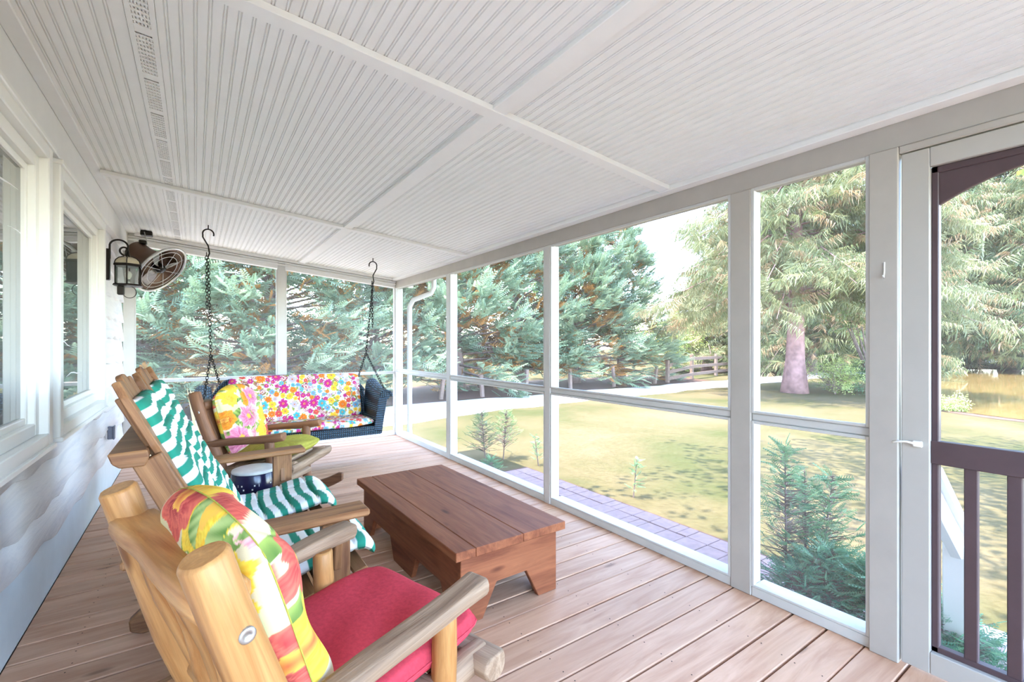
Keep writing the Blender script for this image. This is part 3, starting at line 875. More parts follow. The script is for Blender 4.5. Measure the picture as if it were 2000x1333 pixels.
prism('upper_brace', [(x, z) for x, z in out], LY1-LY0+.02, AW, love, Matrix.Translation((-.172-LO.x, 0, .925)), .004)
beam('lower_brace', L((.10, LY0+.02, .33)), L((.10, LY1-.02, .33)), .10, .04, AW, love, (.4, 0, .9))
# two fan backs
BT = math.radians(25.5)
def bpt(y, h, off=0.0):   # point on the back plane: h along the slope from seat
    return L((.165-math.sin(BT)*h+math.cos(BT)*off, y, .33+math.cos(BT)*h+math.sin(BT)*off))
for c in (2.31, 3.01):
    hs = [.87, .925, .945, .925, .87]
    for k in range(5):
        f = k-2
        y0_, y1_ = c+f*.082, c+f*.128
        hh = hs[k]
        # tapered slat with a rounded top
        w0, w1 = .078, .125
        M, Ln = frame(bpt(y0_, -.03), bpt(y1_, hh), (math.cos(BT), 0, math.sin(BT)))
        o = []
        for q in range(9):
            a = -math.pi/2+math.pi*q/8
            o.append((Ln/2-.02+.02*math.cos(a)-.012*f*math.sin(a), w1/2*math.copysign(abs(math.sin(a))**.6, math.sin(a))))
        o += [(-Ln/2, w0/2), (-Ln/2, -w0/2)]
        prism('back_slat', o, .022, AW, love, M @ Matrix.Rotation(-math.pi/2, 4, 'X'), .003)
    # curved wing boards at either side of the fan
    for s in (-1, 1):
        o = [(-.12, -.02), (.16, -.05), (.34, -.03), (.40, .0), (.36, .03), (.12, .045), (-.12, .02)]
        M, Ln = frame(bpt(c+s*.25, .45, .014), bpt(c+s*.29, .85, .014), (math.cos(BT), 0, math.sin(BT)))
        prism('wing', [(x-.12, z*s) for x, z in o], .024, AW, love, M @ Matrix.Rotation(-math.pi/2, 4, 'X'), .003)

# striped tufted cushions following back and seat
def stripe_cushion(c, label, seed):
    W = .53
    # centre line (x,z) from the top of the back down, then forward along the seat, over the front
    top = np.array((.145-math.sin(BT)*.84+.03, .33+math.cos(BT)*.84+.015)); bend = np.array((.205, .345)); front = np.array((.625, .40)); lip = np.array((.665, .36))
    ctrl = [top, top*.5+bend*.5+np.array((.0, .0)), bend+np.array((-.025, .06)), bend+np.array((.02, .005)), bend*.5+front*.5, front+np.array((-.03, .006)), front+np.array((.02, -.012)), lip]
    # Catmull resample
    P = [ctrl[0]*2-ctrl[1]]+ctrl+[ctrl[-1]*2-ctrl[-2]]; pts = []
    for i in range(1, len(P)-2):
        for k in range(16):
            t = k/16; a, b_, c_, d = P[i-1], P[i], P[i+1], P[i+2]
            pts.append(.5*((2*b_)+(-a+c_)*t+(2*a-5*b_+4*c_-d)*t*t+(-a+3*b_-3*c_+d)*t**3))
    pts.append(ctrl[-1]); pts = np.array(pts)
    ds = np.r_[0, np.cumsum(np.hypot(*np.diff(pts, axis=0).T))]; Lt = ds[-1]
    nu, nv = 300, 44
    u = np.linspace(0, Lt, nu); cx = np.interp(u, ds, pts[:, 0]); cz = np.interp(u, ds, pts[:, 1])
    for _ in range(4):
        cx[1:-1] = (cx[:-2]+2*cx[1:-1]+cx[2:])/4; cz[1:-1] = (cz[:-2]+2*cz[1:-1]+cz[2:])/4
    tx, tz = np.gradient(cx, u), np.gradient(cz, u); ln = np.hypot(tx, tz); tx /= ln; tz /= ln
    nx_, nz_ = -tz, tx                      # outward (up / forward) normal
    nx_, nz_ = np.where(nz_ + nx_ < 0, -nx_, nx_), np.where(nz_ + nx_ < 0, -nz_, nz_)
    v = np.linspace(-1, 1, nv)
    U, Vv = np.meshgrid(u, v, indexing='ij')
    edge = np.clip((1-np.abs(Vv)**7), 0, 1)**.45*np.clip((1-np.abs(2*U/Lt-1)**40), 0, 1)**.45
    # tufting: rows every .135 m, three columns
    du = np.abs(((U/.136) % 1)-.5)*2; dv = np.abs((((Vv+1)*1.5) % 1)-.5)*2
    tuft = np.minimum(1, np.minimum(.55+.9*(1-du**6), 2)*1.0)
    crease = 1-.40*np.exp(-((1-du)/.10)**2)-.28*np.exp(-((1-dv)/.16)**2)*(np.abs(Vv) < .8)
    rs = np.random.RandomState(seed)
    th = .038*edge*crease+.004*edge*np.sin(U*23+rs.uniform(0, 6)+Vv*4)
    hw = W/2*(1-.10*np.clip(1-U/.16, 0, 1)**2)+.006*np.sin(U*46)
    Yc = hw*np.sign(Vv)*np.abs(Vv)**.9
    lat = .012*np.sin(U*5+seed)
    def surf(sg, k):
        return np.stack([cx[:, None]+nx_[:, None]*th*sg*k, c+Yc+lat, cz[:, None]+nz_[:, None]*th*sg*k], -1).reshape(-1, 3)
    V = np.concatenate([surf(1, 1.0), surf(-1, .55)]); n = nu*nv; idx = np.arange(n).reshape(nu, nv)
    q = np.stack([idx[:-1, :-1], idx[:-1, 1:], idx[1:, 1:], idx[1:, :-1]], -1).reshape(-1, 4)
    Q = [q, q[:, ::-1]+n]
    loop = list(idx[:, 0])+list(idx[-1, 1:])+list(idx[-2::-1, -1])+list(idx[0, -2:0:-1])
    Q.append(np.array([(loop[i], loop[(i+1) % len(loop)], loop[(i+1) % len(loop)]+n, loop[i]+n) for i in range(len(loop))]))
    Q = np.concatenate(Q)
    ph = (U+.012*np.sin(Vv*3+seed)) / .068
    g = ((ph % 1) < .5)
    C = np.where(g[..., None], np.array((.012, .22, .145)), np.array((.82, .80, .78))).reshape(-1, 3)
    off = np.array((.4, c, 0)); V = V-off
    me = np_mesh('lounge_cushion', V, Q, np.concatenate([C, C]), True)
    o = link('lounge_cushion', me, 'stripe_cloth', None, Matrix.Translation(off))
    tag(o, label, 'cushion', 'green striped lounge cushions')
    # tie ribbon round the back
    z = .33+math.cos(BT)*.50; x = .145-math.sin(BT)*.50
    b_ = beam('tie', (x+.03-off[0], -.31, z), (x+.0-off[0], -.24, z+.01), .012, .035, 'stripe_green', o, bev=.003)
    return o
plain('stripe_green', (.012, .20, .135), .9)
stripe_cushion(2.31, 'green and white striped cushion on the loveseat half closest to the viewer', 1)
stripe_cushion(3.01, 'green and white striped cushion on the loveseat half beside the navy stool', 2)

# ================================================================== COFFEE TABLE
table = thing('coffee_table', 'low dark-stained plank coffee table with notched board legs on the deck', 'table', (1.275, 2.565, 0), math.radians(1.3))
TZ, TW, TL = .36, .66, 1.43
ws = [.105, .275, .28]; x = -TW/2
for i, w in enumerate(ws):
    beam('top_plank', (x+w/2, -TL/2, TZ-.021), (x+w/2, TL/2, TZ-.021), w-.0015, .042, 'table_wood', table, bev=.003); x += w
for s in (-1, 1):
    # long aprons with cut feet
    o = [(-TL/2+.05, -.0), (-TL/2+.05, -.318), (-TL/2+.16, -.318), (-TL/2+.235, -.19), (-.19, -.19), (-.13, -.318), (.13, -.318), (.19, -.19), (TL/2-.235, -.19), (TL/2-.16, -.318), (TL/2-.05, -.318), (TL/2-.05, 0)]
    prism('side_apron', o, .03, 'table_wood', table, Matrix.Translation((s*(TW/2-.055), 0, .318)) @ Matrix.Rotation(math.pi/2, 4, 'Z'), .003)
    W2 = TW/2-.04
    o = [(-W2, 0), (-W2, -.318), (-W2+.12, -.318), (-W2+.20, -.165), (W2-.20, -.165), (W2-.12, -.318), (W2, -.318), (W2, 0)]
    prism('end_board', o, .032, 'table_wood', table, Matrix.Translation((0, s*(TL/2-.045), .318)), .003)

# ================================================================== GARDEN STOOL
stool = thing('garden_stool', 'navy pierced ceramic drum stool with a white top between loveseat and rocker', 'stool', (.335, 3.62, 0))
link('body', lathe_mesh('body', [(.0, .0), (.12, .0), (.128, .01), (.142, .09), (.152, .22), (.150, .34), (.140, .425), (.136, .432), (0, .432)], 48), 'navy_glaze', stool)
link('top', lathe_mesh('top', [(0, .428), (.137, .428), (.139, .436), (.136, .446), (.125, .450), (0, .452)], 48), 'stool_top', stool)
# pierced fretwork: small pale openings
V = []; Fc = []; rng = random.Random(5)
for row in range(12):
    for k in range(36):
        if rng.random() < .55: continue
        z = .10+row*.024; a = 2*math.pi*k/36+(.087 if row % 2 else 0)
        rr = np.interp(z, [0, .09, .22, .34, .425], [.128, .142, .152, .150, .140])+.0008
        da, dz = (.03, .005) if rng.random() < .6 else (.012, .009)
        b0 = len(V)
        for aa, zz in ((a-da, z-dz), (a+da, z-dz), (a+da, z+dz), (a-da, z+dz)): V.append((rr*math.cos(aa), rr*math.sin(aa), zz))
        Fc.append((b0, b0+1, b0+2, b0+3))
me = bpy.data.meshes.new('fretwork'); me.from_pydata(V, [], Fc)
fo = link('fretwork', me, 'stool_top', stool); fo['kind'] = 'stuff'

# ================================================================== PORCH SWING
swing = thing('porch_swing', 'navy wicker two-seat swing hanging on black chains at the screened end', 'swing', (.89, 5.28, 0))
SO = swing.location
def S_(p): return (p[0]-SO.x, p[1]-SO.y, p[2])
SX0, SX1 = .12, 1.66
# woven back panel, gently arched, with top roll
def shell(name, fn, nu, nv, th, mat, parent):
    u = np.linspace(0, 1, nu); v = np.linspace(0, 1, nv); U, Vv = np.meshgrid(u, v, indexing='ij')
    P = np.stack(fn(U, Vv), -1)
    du = np.gradient(P, axis=0); dv = np.gradient(P, axis=1); nn = np.cross(du, dv); nn /= np.linalg.norm(nn, axis=-1, keepdims=True)+1e-9
    A = (P+nn*th/2).reshape(-1, 3); B = (P-nn*th/2).reshape(-1, 3); V = np.concatenate([A, B]); n = nu*nv; idx = np.arange(n).reshape(nu, nv)
    q = np.stack([idx[:-1, :-1], idx[1:, :-1], idx[1:, 1:], idx[:-1, 1:]], -1).reshape(-1, 4)
    loop = list(idx[:, 0])+list(idx[-1, 1:])+list(idx[-2::-1, -1])+list(idx[0, -2:0:-1])
    rim = np.array([(loop[i], loop[i]+n, loop[(i+1) % len(loop)]+n, loop[(i+1) % len(loop)]) for i in range(len(loop))])
    V = V-np.array(SO)
    me = np_mesh(name, V, np.concatenate([q, q[:, ::-1]+n, rim]), None, True)
    return link(name, me, mat, parent)
def back_fn(U, V):
    x = SX0+.02+(SX1-SX0-.04)*U
    k = np.abs(2*U-1)
    ztop = .945-.05*k**3-.14*np.clip((k-.82)/.18, 0, 1)**1.6
    z = .40+(ztop-.40)*V
    y_ = 5.42+.17*V**1.3-.10*np.clip((k-.86)/.14, 0, 1)**2
    return x, y_, z
bpn = shell('back_panel', back_fn, 60, 14, .03, 'wicker', swing)
k_ = [back_fn(np.array(u), np.array(1.0)) for u in np.linspace(0, 1, 40)]
under(tube('top_roll', [S_((float(a), float(b_), float(c))) for a, b_, c in k_], .022, 'wicker', swing, 10), bpn)
for s, xb in ((-1, SX0), (1, SX1)):
    def arm_fn(U, V, xb=xb, s=s):
        # V 0..1 from seat up and rolling outward
        y_ = 4.93+.50*U
        a = np.clip((V-.6)/.4, 0, 1)*math.pi*1.05
        ztop = .735+.10*U**2
        z = .40+(ztop-.40)*np.clip(V/.6, 0, 1)+.055*np.sin(a)
        x = xb+s*.06*(1-np.cos(a))-s*.05*(1-np.clip(V/.6, 0, 1))
        return x, y_, z
    ar_ = shell('arm', arm_fn, 22, 22, .026, 'wicker', swing)
    ro_ = tube('arm_roll', [S_((xb+s*.055, 4.93+.5*i/10, .735+.10*(i/10)**2)) for i in range(11)], .042, 'wicker', swing, 14); under(ro_, ar_)
    beam('arm_front', S_((xb-s*.035, 4.93, .37)), S_((xb+s*.02, 4.93, .72)), .09, .03, 'wicker', swing, (0, 1, 0))
kid2 = box('seat', S_((SX0, 4.92, .385)), S_((SX1, 5.45, .425)), 'wicker', swing, .01)
# scalloped apron under the front edge
o = []
for i in range(61):
    x = SX0+.02+(SX1-SX0-.04)*i/60
    o.append((x-SO.x, -.055-.012*abs(math.sin(i*math.pi/3))))
o += [(SX1-.02-SO.x, .01), (SX0+.02-SO.x, .01)]
prism('apron', o, .02, 'wicker', swing, Matrix.Translation((0, 4.935-SO.y, .40)), 0)
beam('front_rail', S_((SX0, 4.935, .345)), S_((SX1, 4.935, .345)), .03, .03, 'wicker', swing)
for s in (0, 1): beam('side_rail', S_(((SX0, SX1)[s], 4.93, .36)), S_(((SX0, SX1)[s], 5.45, .36)), .03, .05, 'wicker', swing)
link_me = None
def chain(name, p0, p1, parent, pitch=.030, rr=.0035):
    M, Ln = frame(p0, p1); n = max(2, int(Ln/pitch)); pt = Ln/n
    V = []; Fc = []; sg, tb = 10, 5
    for k in range(n):
        c = -Ln/2+(k+.5)*pt; rot = k % 2
        for i in range(sg):
            a = 2*math.pi*i/sg; cx_, cy_ = (pt*.68)*math.cos(a), .011*math.sin(a)
            for j in range(tb):
                b_ = 2*math.pi*j/tb; ro = rr*math.cos(b_); zz = rr*math.sin(b_)
                x, y_ = cx_+ro*math.cos(a), cy_+ro*math.sin(a)
                V.append((c+x, y_, zz) if not rot else (c+x, zz, y_))
        base = k*sg*tb
        for i in range(sg):
            for j in range(tb):
                Fc.append((base+i*tb+j, base+((i+1) % sg)*tb+j, base+((i+1) % sg)*tb+(j+1) % tb, base+i*tb+(j+1) % tb))
    me = bpy.data.meshes.new(name); me.from_pydata(V, [], Fc)
    o = link(name, me, 'black_iron', parent, M); return o
for hx, hy, s, xa in ((.10, 5.28, -1, SX0-.06), (1.69, 5.30, 1, SX1+.06)):
    zc = ceil_z(hx)
    hook = [(hx, hy, zc), (hx, hy, zc-.045)]
    tube('screw_eye', [S_(p) for p in hook], .005, 'black_iron', swing, 8)
    pts = []
    for i in range(14):
        a = math.radians(-20+215*i/13)
        pts.append((hx+.045*math.cos(a)*(-s if s > 0 else 1)*1.0, hy, zc-.085+.045*math.sin(a)))
    a_end = pts[-1]
    pts += [(a_end[0]+(.0), hy, zc-.12), (hx, hy, zc-.20), (hx+.01, hy, zc-.27), (hx, hy, zc-.30)]
    tube('hook', [S_(p) for p in pts], .0065, 'black_iron', swing, 8)
    split = (hx+(.02 if s < 0 else -.08), hy, 1.20)
    chain('chain', S_((hx, hy, zc-.29)), S_(split), swing)
    chain('chain_tail', S_((hx-.014, hy-.012, zc-.27)), S_((hx-.010, hy-.018, zc-.80)), swing)
    chain('chain', S_(split), S_((xa, 4.99, .80)), swing)
    chain('chain', S_(split), S_((xa-s*.14, 5.52, .90)), swing)
# flowered cushions on the swing
def swing_print(seed): return lambda S, T, k: small_floral(S, T, seed+k)
Mb = Matrix((Vector((-1, 0, 0)), Vector((0, math.sin(.22), math.cos(.22))), Vector((0, -math.cos(.22), math.sin(.22))))).transposed().to_4x4()
Mb.translation = (.90, 5.385, .73)
Mb = Matrix((Vector((1, 0, 0)), Vector((0, math.sin(.24), math.cos(.24))), Vector((0, -math.cos(.24), math.sin(.24))))).transposed().to_4x4(); Mb.translation = (.92, 5.40, .725)
c1 = pillow('swing_cushion', 1.30, .50, .11, 330, 130, swing_print(21), 'print_cloth', None, Mb, 8, 0, 0, .35, 12, .003, 3)
tag(c1, 'long upright cushion printed with small bright flowers along the swing back', 'cushion')
Ms = Matrix((Vector((1, 0, 0)), Vector((0, 1, 0)), Vector((0, 0, 1)))).transposed().to_4x4(); Ms.translation = (.90, 5.155, .465)
c2 = pillow('swing_seat_pad', 1.40, .46, .085, 300, 100, swing_print(31), 'print_cloth', None, Ms, 8, 0, 0, .35, 10, .003, 4)
tag(c2, 'flat flower-printed pad covering the seat of the wicker swing', 'cushion')

# ================================================================== WALL LANTERN
lan = thing('wall_lantern', 'black scroll-arm carriage lantern on the house wall beside the fan', 'lantern', (-.595, 5.10, 1.60))
LZ = 1.60
def Lp(x, y_, z): return (x+.595, y_-5.10, z-LZ)
cxn, cyn = -.475, 5.10
box('back_plate', Lp(-.625, 5.065, 1.84), Lp(-.592, 5.135, 2.10), 'black_iron', lan, .006)
arm = []
for i in range(22):
    a = math.radians(180-200*i/21); arm.append(Lp(-.535+.06*math.cos(a), 5.10, 2.13+.055*math.sin(a)))
sp = []
for i in range(26):
    a = math.radians(-20-420*i/25); r_ = .05*(1-i/30); sp.append(Lp(-.525+.05+r_*math.cos(a)-.05+.03, 5.10, 2.10+r_*math.sin(a)))
tube('scroll_arm', [Lp(-.595, 5.10, 2.02), Lp(-.595, 5.10, 2.08)]+arm[1:]+sp[4:], .0075, 'black_iron', lan, 8)
tube('stem', [Lp(cxn, cyn, 2.105), Lp(cxn, cyn, 2.075), Lp(cxn, cyn, 2.05), Lp(cxn, cyn, 2.035)], [.006, .012, .016, .03], 'black_iron', lan, 10)
hexv = lambda r_, z: [Lp(cxn+r_*math.cos(math.pi/6+k*math.pi/3), cyn+r_*math.sin(math.pi/6+k*math.pi/3), z) for k in range(6)]
def hexloft(name, rings, mat, cap=True):
    V = []; Fc = []
    for r_, z in rings: V += hexv(r_, z)
    for i in range(len(rings)-1):
        for k in range(6): Fc.append((i*6+k, i*6+(k+1) % 6, (i+1)*6+(k+1) % 6, (i+1)*6+k))
    if cap: Fc += [tuple(range(5, -1, -1)), tuple((len(rings)-1)*6+k for k in range(6))]
    me = bpy.data.meshes.new(name); me.from_pydata(V, [], Fc); return link(name, me, mat, lan)
plain('dome_glass', (.52, .45, .33), .25)
hexloft('dome', [(.096, 1.982), (.088, 2.008), (.066, 2.030), (.035, 2.043), (.012, 2.047)], 'dome_glass')
hexloft('upper_band', [(.100, 1.962), (.106, 1.968), (.102, 1.984), (.09, 1.984)], 'black_iron')
hexloft('lower_band', [(.085, 1.792), (.112, 1.798), (.104, 1.812), (.09, 1.812)], 'black_iron')
for k in range(6):
    a = math.pi/6+k*math.pi/3; x, y_ = cxn+.092*math.cos(a), cyn+.092*math.sin(a)
    tube('corner_bar', [Lp(x, y_, 1.805), Lp(x, y_, 1.97)], .0055, 'black_iron', lan, 6)
    tube('dome_rib', [Lp(cxn+r_*math.cos(a), cyn+r_*math.sin(a), z+.002) for r_, z in ((.097, 1.984), (.089, 2.009), (.066, 2.032), (.03, 2.047))], .004, 'black_iron', lan, 6)
    a2 = a+math.pi/3; x2, y2 = cxn+.090*math.cos(a2), cyn+.090*math.sin(a2)
    beam('pane', Lp(x, y_, 1.887), Lp(x2, y2, 1.887), .002, .15, 'clear_glass', lan, bev=0)
bu_ = link('bulb', lathe_mesh('bulb', [(0, .06), (.018, .05), (.028, .03), (.024, .008), (.013, -.012), (.013, -.02), (0, -.02)], 16), 'bulb_glass', lan, Matrix.Translation(Lp(cxn, cyn, 1.87)))
so_ = link('socket', lathe_mesh('socket', [(0, .05), (.014, .05), (.016, 0), (0, 0)], 12), 'steel', lan, Matrix.Translation(Lp(cxn, cyn, 1.805)))
under(bu_, so_)
se_ = box('sensor', Lp(-.545, 5.075, 1.72), Lp(-.50, 5.125, 1.795), 'black_iron', lan, .006)
cord = []
for i in range(17):
    a = math.radians(80-250*i/16); cord.append(Lp(-.465+.045*math.cos(a), 5.09, 1.745+.05*math.sin(a)))
under(tube('sensor_cord', cord, .003, 'black_iron', lan, 6), se_)

# ================================================================== HANGING FAN
fc = Vector((-.285, 5.86, 2.06)); nrm = Vector((.68, -.40, -.60)).normalized()
fan = thing('hanging_fan', 'bronze bell-shaped fan hung under the ceiling behind the wall lantern', 'fan', fc)
q = nrm.to_track_quat('Z', 'Y').to_matrix().to_4x4()
R_ = .265
link('housing', lathe_mesh('housing', [(0, -.34), (.085, -.34), (.098, -.325), (.105, -.20), (.118, -.16), (.15, -.10), (.20, -.05), (R_, -.005), (R_+.004, .0), (R_-.004, .003), (.195, -.042), (.145, -.09), (.11, -.15), (0, -.15)], 48), 'bronze', fan, q)
tor = lambda R, r_, z, seg=48: [(R+r_*math.cos(2*math.pi*k/12), z+r_*math.sin(2*math.pi*k/12)) for k in range(12)]
rim_ = link('rim', lathe_mesh('rim', tor(R_, .013, .004), 56, True, True), 'steel', fan, q)
link('guard_ring', lathe_mesh('guard_ring', tor(R_*.62, .003, .012), 48, True, True), 'steel', fan, q)
link('guard_ring', lathe_mesh('guard_ring', tor(R_*.82, .003, .010), 48, True, True), 'steel', fan, q)
hub_ = link('hub', lathe_mesh('hub', [(0, .02), (.035, .018), (.045, .0), (.045, -.08), (0, -.08)], 24), 'black_iron', fan, q)
for k in range(8):
    a = 2*math.pi*k/8
    o = tube('guard_wire', [(.04*math.cos(a), .04*math.sin(a), .018), (R_*math.cos(a), R_*math.sin(a), .006)], .0028, 'steel', fan, 6); o.matrix_basis = q; under(o, rim_)
for k in range(3):
    a = 2*math.pi*k/3+.4; V = []
    for i in range(7):
        r_ = .04+.175*i/6; w = .03+.09*math.sin(i/6*2.4)
        for s in (-1, 1):
            aa = a+s*w/2/max(r_, .05)*.8
            V.append((r_*math.cos(aa), r_*math.sin(aa), -.035+s*.02))
    me = bpy.data.meshes.new('blade'); me.from_pydata(V, [], [(2*i, 2*i+1, 2*i+3, 2*i+2) for i in range(6)])
    o = link('blade', me, 'steel', fan, q); sm = o.modifiers.new('s', 'SOLIDIFY'); sm.thickness = .004; under(o, hub_)
back = q @ Vector((0, 0, -.30))
tube('hanger', [back+Vector((0, 0, .08)), Vector((-.12, .12, .26)), Vector((-.15, .20, .40))], .004, 'steel', fan, 6)
box('bracket', back+Vector((.02, -.06, .07)), back+Vector((.08, .02, .11)), 'black_iron', fan, .006)
jb = box('junction_box', (-.475, 6.12, ceil_z(-.43)-.05), (-.375, 6.22, ceil_z(-.43)-.003), 'black_iron', None, .006)
tag(jb, 'small black junction box on the ceiling above the hanging fan', 'junction box')
ob = thing('outlet_box', 'grey covered outlet low on the white siding below the second window', 'outlet', (-.62, 5.29, .53))
box('body', (-.01, -.03, -.055), (.028, .03, .055), 'box_grey', ob, .006); box('cover', (.026, -.035, -.06), (.04, .035, .06), 'box_grey', ob, .006)

# ================================================================== DOWNSPOUT
ds = thing('downspout', 'white downspout bending down the outer porch corner post', 'downspout', (XO+.09, 6.34, GZ))
def D(p): return (p[0]-XO-.09, p[1]-6.34, p[2]-GZ)
tube('pipe', [D(p) for p in ((XR+.47, 6.12, 2.26), (XR+.47, 6.12, 2.12), (XR+.44, 6.14, 2.04), (XO+.13, 6.30, 1.94), (XO+.09, 6.34, 1.84), (XO+.09, 6.34, .05), (XO+.10, 6.34, -.10), (XO+.18, 6.33, -.2))], .036, 'post_paint', ds, 12)

# ================================================================== OUTDOORS: ground
lawn = struct(box('lawn', (-60, -70, GZ-.5), (140, 120, GZ), 'lawn', None, 0))
# gravel drive along X with wobbling edges
V = []; Fc = []; n = 120; rng = random.Random(2)
for i in range(n+1):
    x = -30+110*i/n
    na = 9.4 + (.9*(1/(1+math.exp(-(x-6)/1.3)))) + .12*math.sin(x*1.3)+.08*math.sin(x*3.1)
    fb = 12.35+.12*math.sin(x*1.1+1)+.1*math.sin(x*2.7)
    V += [(x, na-.05, GZ+.001), (x, na+.3, GZ+.025), (x, fb-.3, GZ+.025), (x, fb, GZ+.001)]
for i in range(n):
    for j in range(3): Fc.append((4*i+j, 4*i+4+j, 4*i+5+j, 4*i+1+j))
me = bpy.data.meshes.new('gravel_drive'); me.from_pydata(V, [], Fc)
struct(link('gravel_drive', me, 'gravel'))
# needle litter under the hedge
V = []; Fc = []; n = 80
for i in range(n+1):
    x = -30+50*i/n
    V += [(x, 12.45+.15*math.sin(x*2), GZ+.004), (x, 14.5, GZ+.05), (x, 17.2+.3*math.sin(x), GZ+.004)]
for i in range(n):
    for j in range(2): Fc.append((3*i+j, 3*i+3+j, 3*i+4+j, 3*i+1+j))
me = bpy.data.meshes.new('needle_litter'); me.from_pydata(V, [], Fc)
struct(link('needle_litter', me, 'mulch'))
# pond
pond_o = [(15.6, 3.2), (18, 4.9), (26, 6.8), (40, 9.9), (46, 6), (46, -6), (36, -12), (22, -9), (15.4, -3), (15.0, 1.0)]
def smooth_poly(P, it=3):
    for _ in range(it):
        Q = []
        for i in range(len(P)):
            a, b_ = P[i], P[(i+1) % len(P)]
            Q += [(a[0]*.75+b_[0]*.25, a[1]*.75+b_[1]*.25), (a[0]*.25+b_[0]*.75, a[1]*.25+b_[1]*.75)]
        P = Q
    return P
po = smooth_poly(pond_o)
def flat_poly(name, P, z, mat):
    me = bpy.data.meshes.new(name); me.from_pydata([(x, y_, z) for x, y_ in P], [], [tuple(range(len(P)))]); return link(name, me, mat)
c_ = (sum(p[0] for p in po)/len(po), sum(p[1] for p in po)/len(po))
struct(flat_poly('pond_bank', [(c_[0]+(x-c_[0])*1.03, c_[1]+(y_-c_[1])*1.06) for x, y_ in po], GZ+.006, 'mulch'))
struct(flat_poly('pond', po, GZ+.014, 'water'))
# paver path along the porch
path = struct(box('paver_path', (XO+.035, -.2, GZ-.2), (3.78, 5.15, GZ+.004), 'mulch', None, 0))
pv = {}
rng = random.Random(8)
def paver(x0, y0_, x1, y1_):
    k = (round(x1-x0, 3), round(y1_-y0_, 3))
    if k not in pv: pv[k] = box_mesh('paver', k[0]-.008, k[1]-.008, .05, .004)
    o = link('paver', pv[k], 'paver', None, Matrix.Translation(((x0+x1)/2, (y0_+y1_)/2, GZ+.0+rng.uniform(-.003, .004)))); kid(o, path)
yy = -.15; row = 0
while yy < 5.05:
    x = 2.52
    while x < 3.70:
        if rng.random() < .35:
            paver(x, yy, x+.2, yy+.1); paver(x, yy+.1, x+.2, yy+.2)
        else: paver(x, yy, x+.2, yy+.2)
        x += .2
    yy += .2
# door step, landing slabs, hand rail
steps = empty_struct('door_steps', (2.7, .15, GZ))
wpart('tread', (XO+.02, -.45, -.21), (XO+.34, .62, -.17), 'concrete', steps); wpart('riser', (XO+.04, -.45, GZ), (XO+.30, .62, -.21), 'concrete', steps)
for k in range(4):
    for j in range(3): wpart('slab', (XO+.36+.36*j, -.75+.40*k, GZ-.02), (XO+.71+.36*j, -.36+.40*k, GZ+.02), 'concrete', steps)
hr = thing('hand_rail', 'white painted wooden stair rail sloping down outside the screen door', 'railing', (2.98, .60, GZ))
box('newel_post', (-.05, -.05, 0), (.05, .05, .76), 'white_paint', hr, .006)
beam('rail_cap', (-.50, 0, 1.19), (.09, 0, .735), .10, .035, 'white_paint', hr)
beam('rail_board', (-.50, 0, 1.12), (.055, 0, .68), .045, .10, 'white_paint', hr)

# ================================================================== FENCES
rng = random.Random(12)
fence = thing('post_fence', 'row of weathered wooden fence posts standing in front of the evergreen hedge', 'fence', (8, 12.8, GZ))
posts = [-8, -5.6, -3.4, -1.2, 1.0, 2.6, 4.15, 6.2, 7.6, 9.4, 11.4, 13.7, 16.3]
for x in posts:
    beam('post', (x-8, rng.uniform(-.08, .08), 0), (x-8+rng.uniform(-.03, .03), rng.uniform(-.08, .08), .78+rng.uniform(-.05, .08)), .11, .11, 'fence_wood', fence, (0, 1, 0), .01)
f2 = thing('board_fence', 'brown three-rail board fence curving away beside the gravel drive', 'fence', (17, 13, GZ))
fp = [(17.2, 12.9), (20.0, 13.6), (23.2, 14.3), (27, 15.0), (31, 15.6), (36, 16.2), (41, 16.6), (47, 17.0), (54, 17.4)]
for i, (x, y_) in enumerate(fp):
    hh = 1.0 if i == 0 else 1.2
    beam('post', (x-17, y_-13, 0), (x-17, y_-13, hh), .14, .14, 'fence_wood', f2, (0, 1, 0), .01)
    if i:
        a = fp[i-1]; h0 = .85 if i == 1 else 1.1
        for k, z in enumerate((1.0, .62, .25)):
            beam('rail', (a[0]-17, a[1]-13-.08, z*(h0/1.1)), (x-17, y_-13-.08, z), .04, .15, 'fence_wood', f2, (0, 0, 1), .006)

# ================================================================== TREES
def rotz(a): c, s = math.cos(a), math.sin(a); return np.array([[c, -s, 0], [s, c, 0], [0, 0, 1]])
def scatter(tmplV, tmplT, pos, xdir, updir, scale, cols, cjit=.12, seed=0):
    """copies of a flat spray: local x along xdir, local z roughly along updir"""
    n = len(pos); x = xdir/np.linalg.norm(xdir, axis=1, keepdims=True)
    z = updir-(updir*x).sum(1, keepdims=True)*x; z /= np.linalg.norm(z, axis=1, keepdims=True)+1e-9
    y_ = np.cross(z, x)
    V = pos[:, None]+scale[:, None, None]*(tmplV[None, :, 0:1]*x[:, None]+tmplV[None, :, 1:2]*y_[:, None]+tmplV[None, :, 2:3]*z[:, None])
    T = tmplT[None]+(np.arange(n)*len(tmplV))[:, None, None]
    C = np.repeat(cols[:, None], len(tmplV), 1)
    return V.reshape(-1, 3), T.reshape(-1, 3), C.reshape(-1, 3)
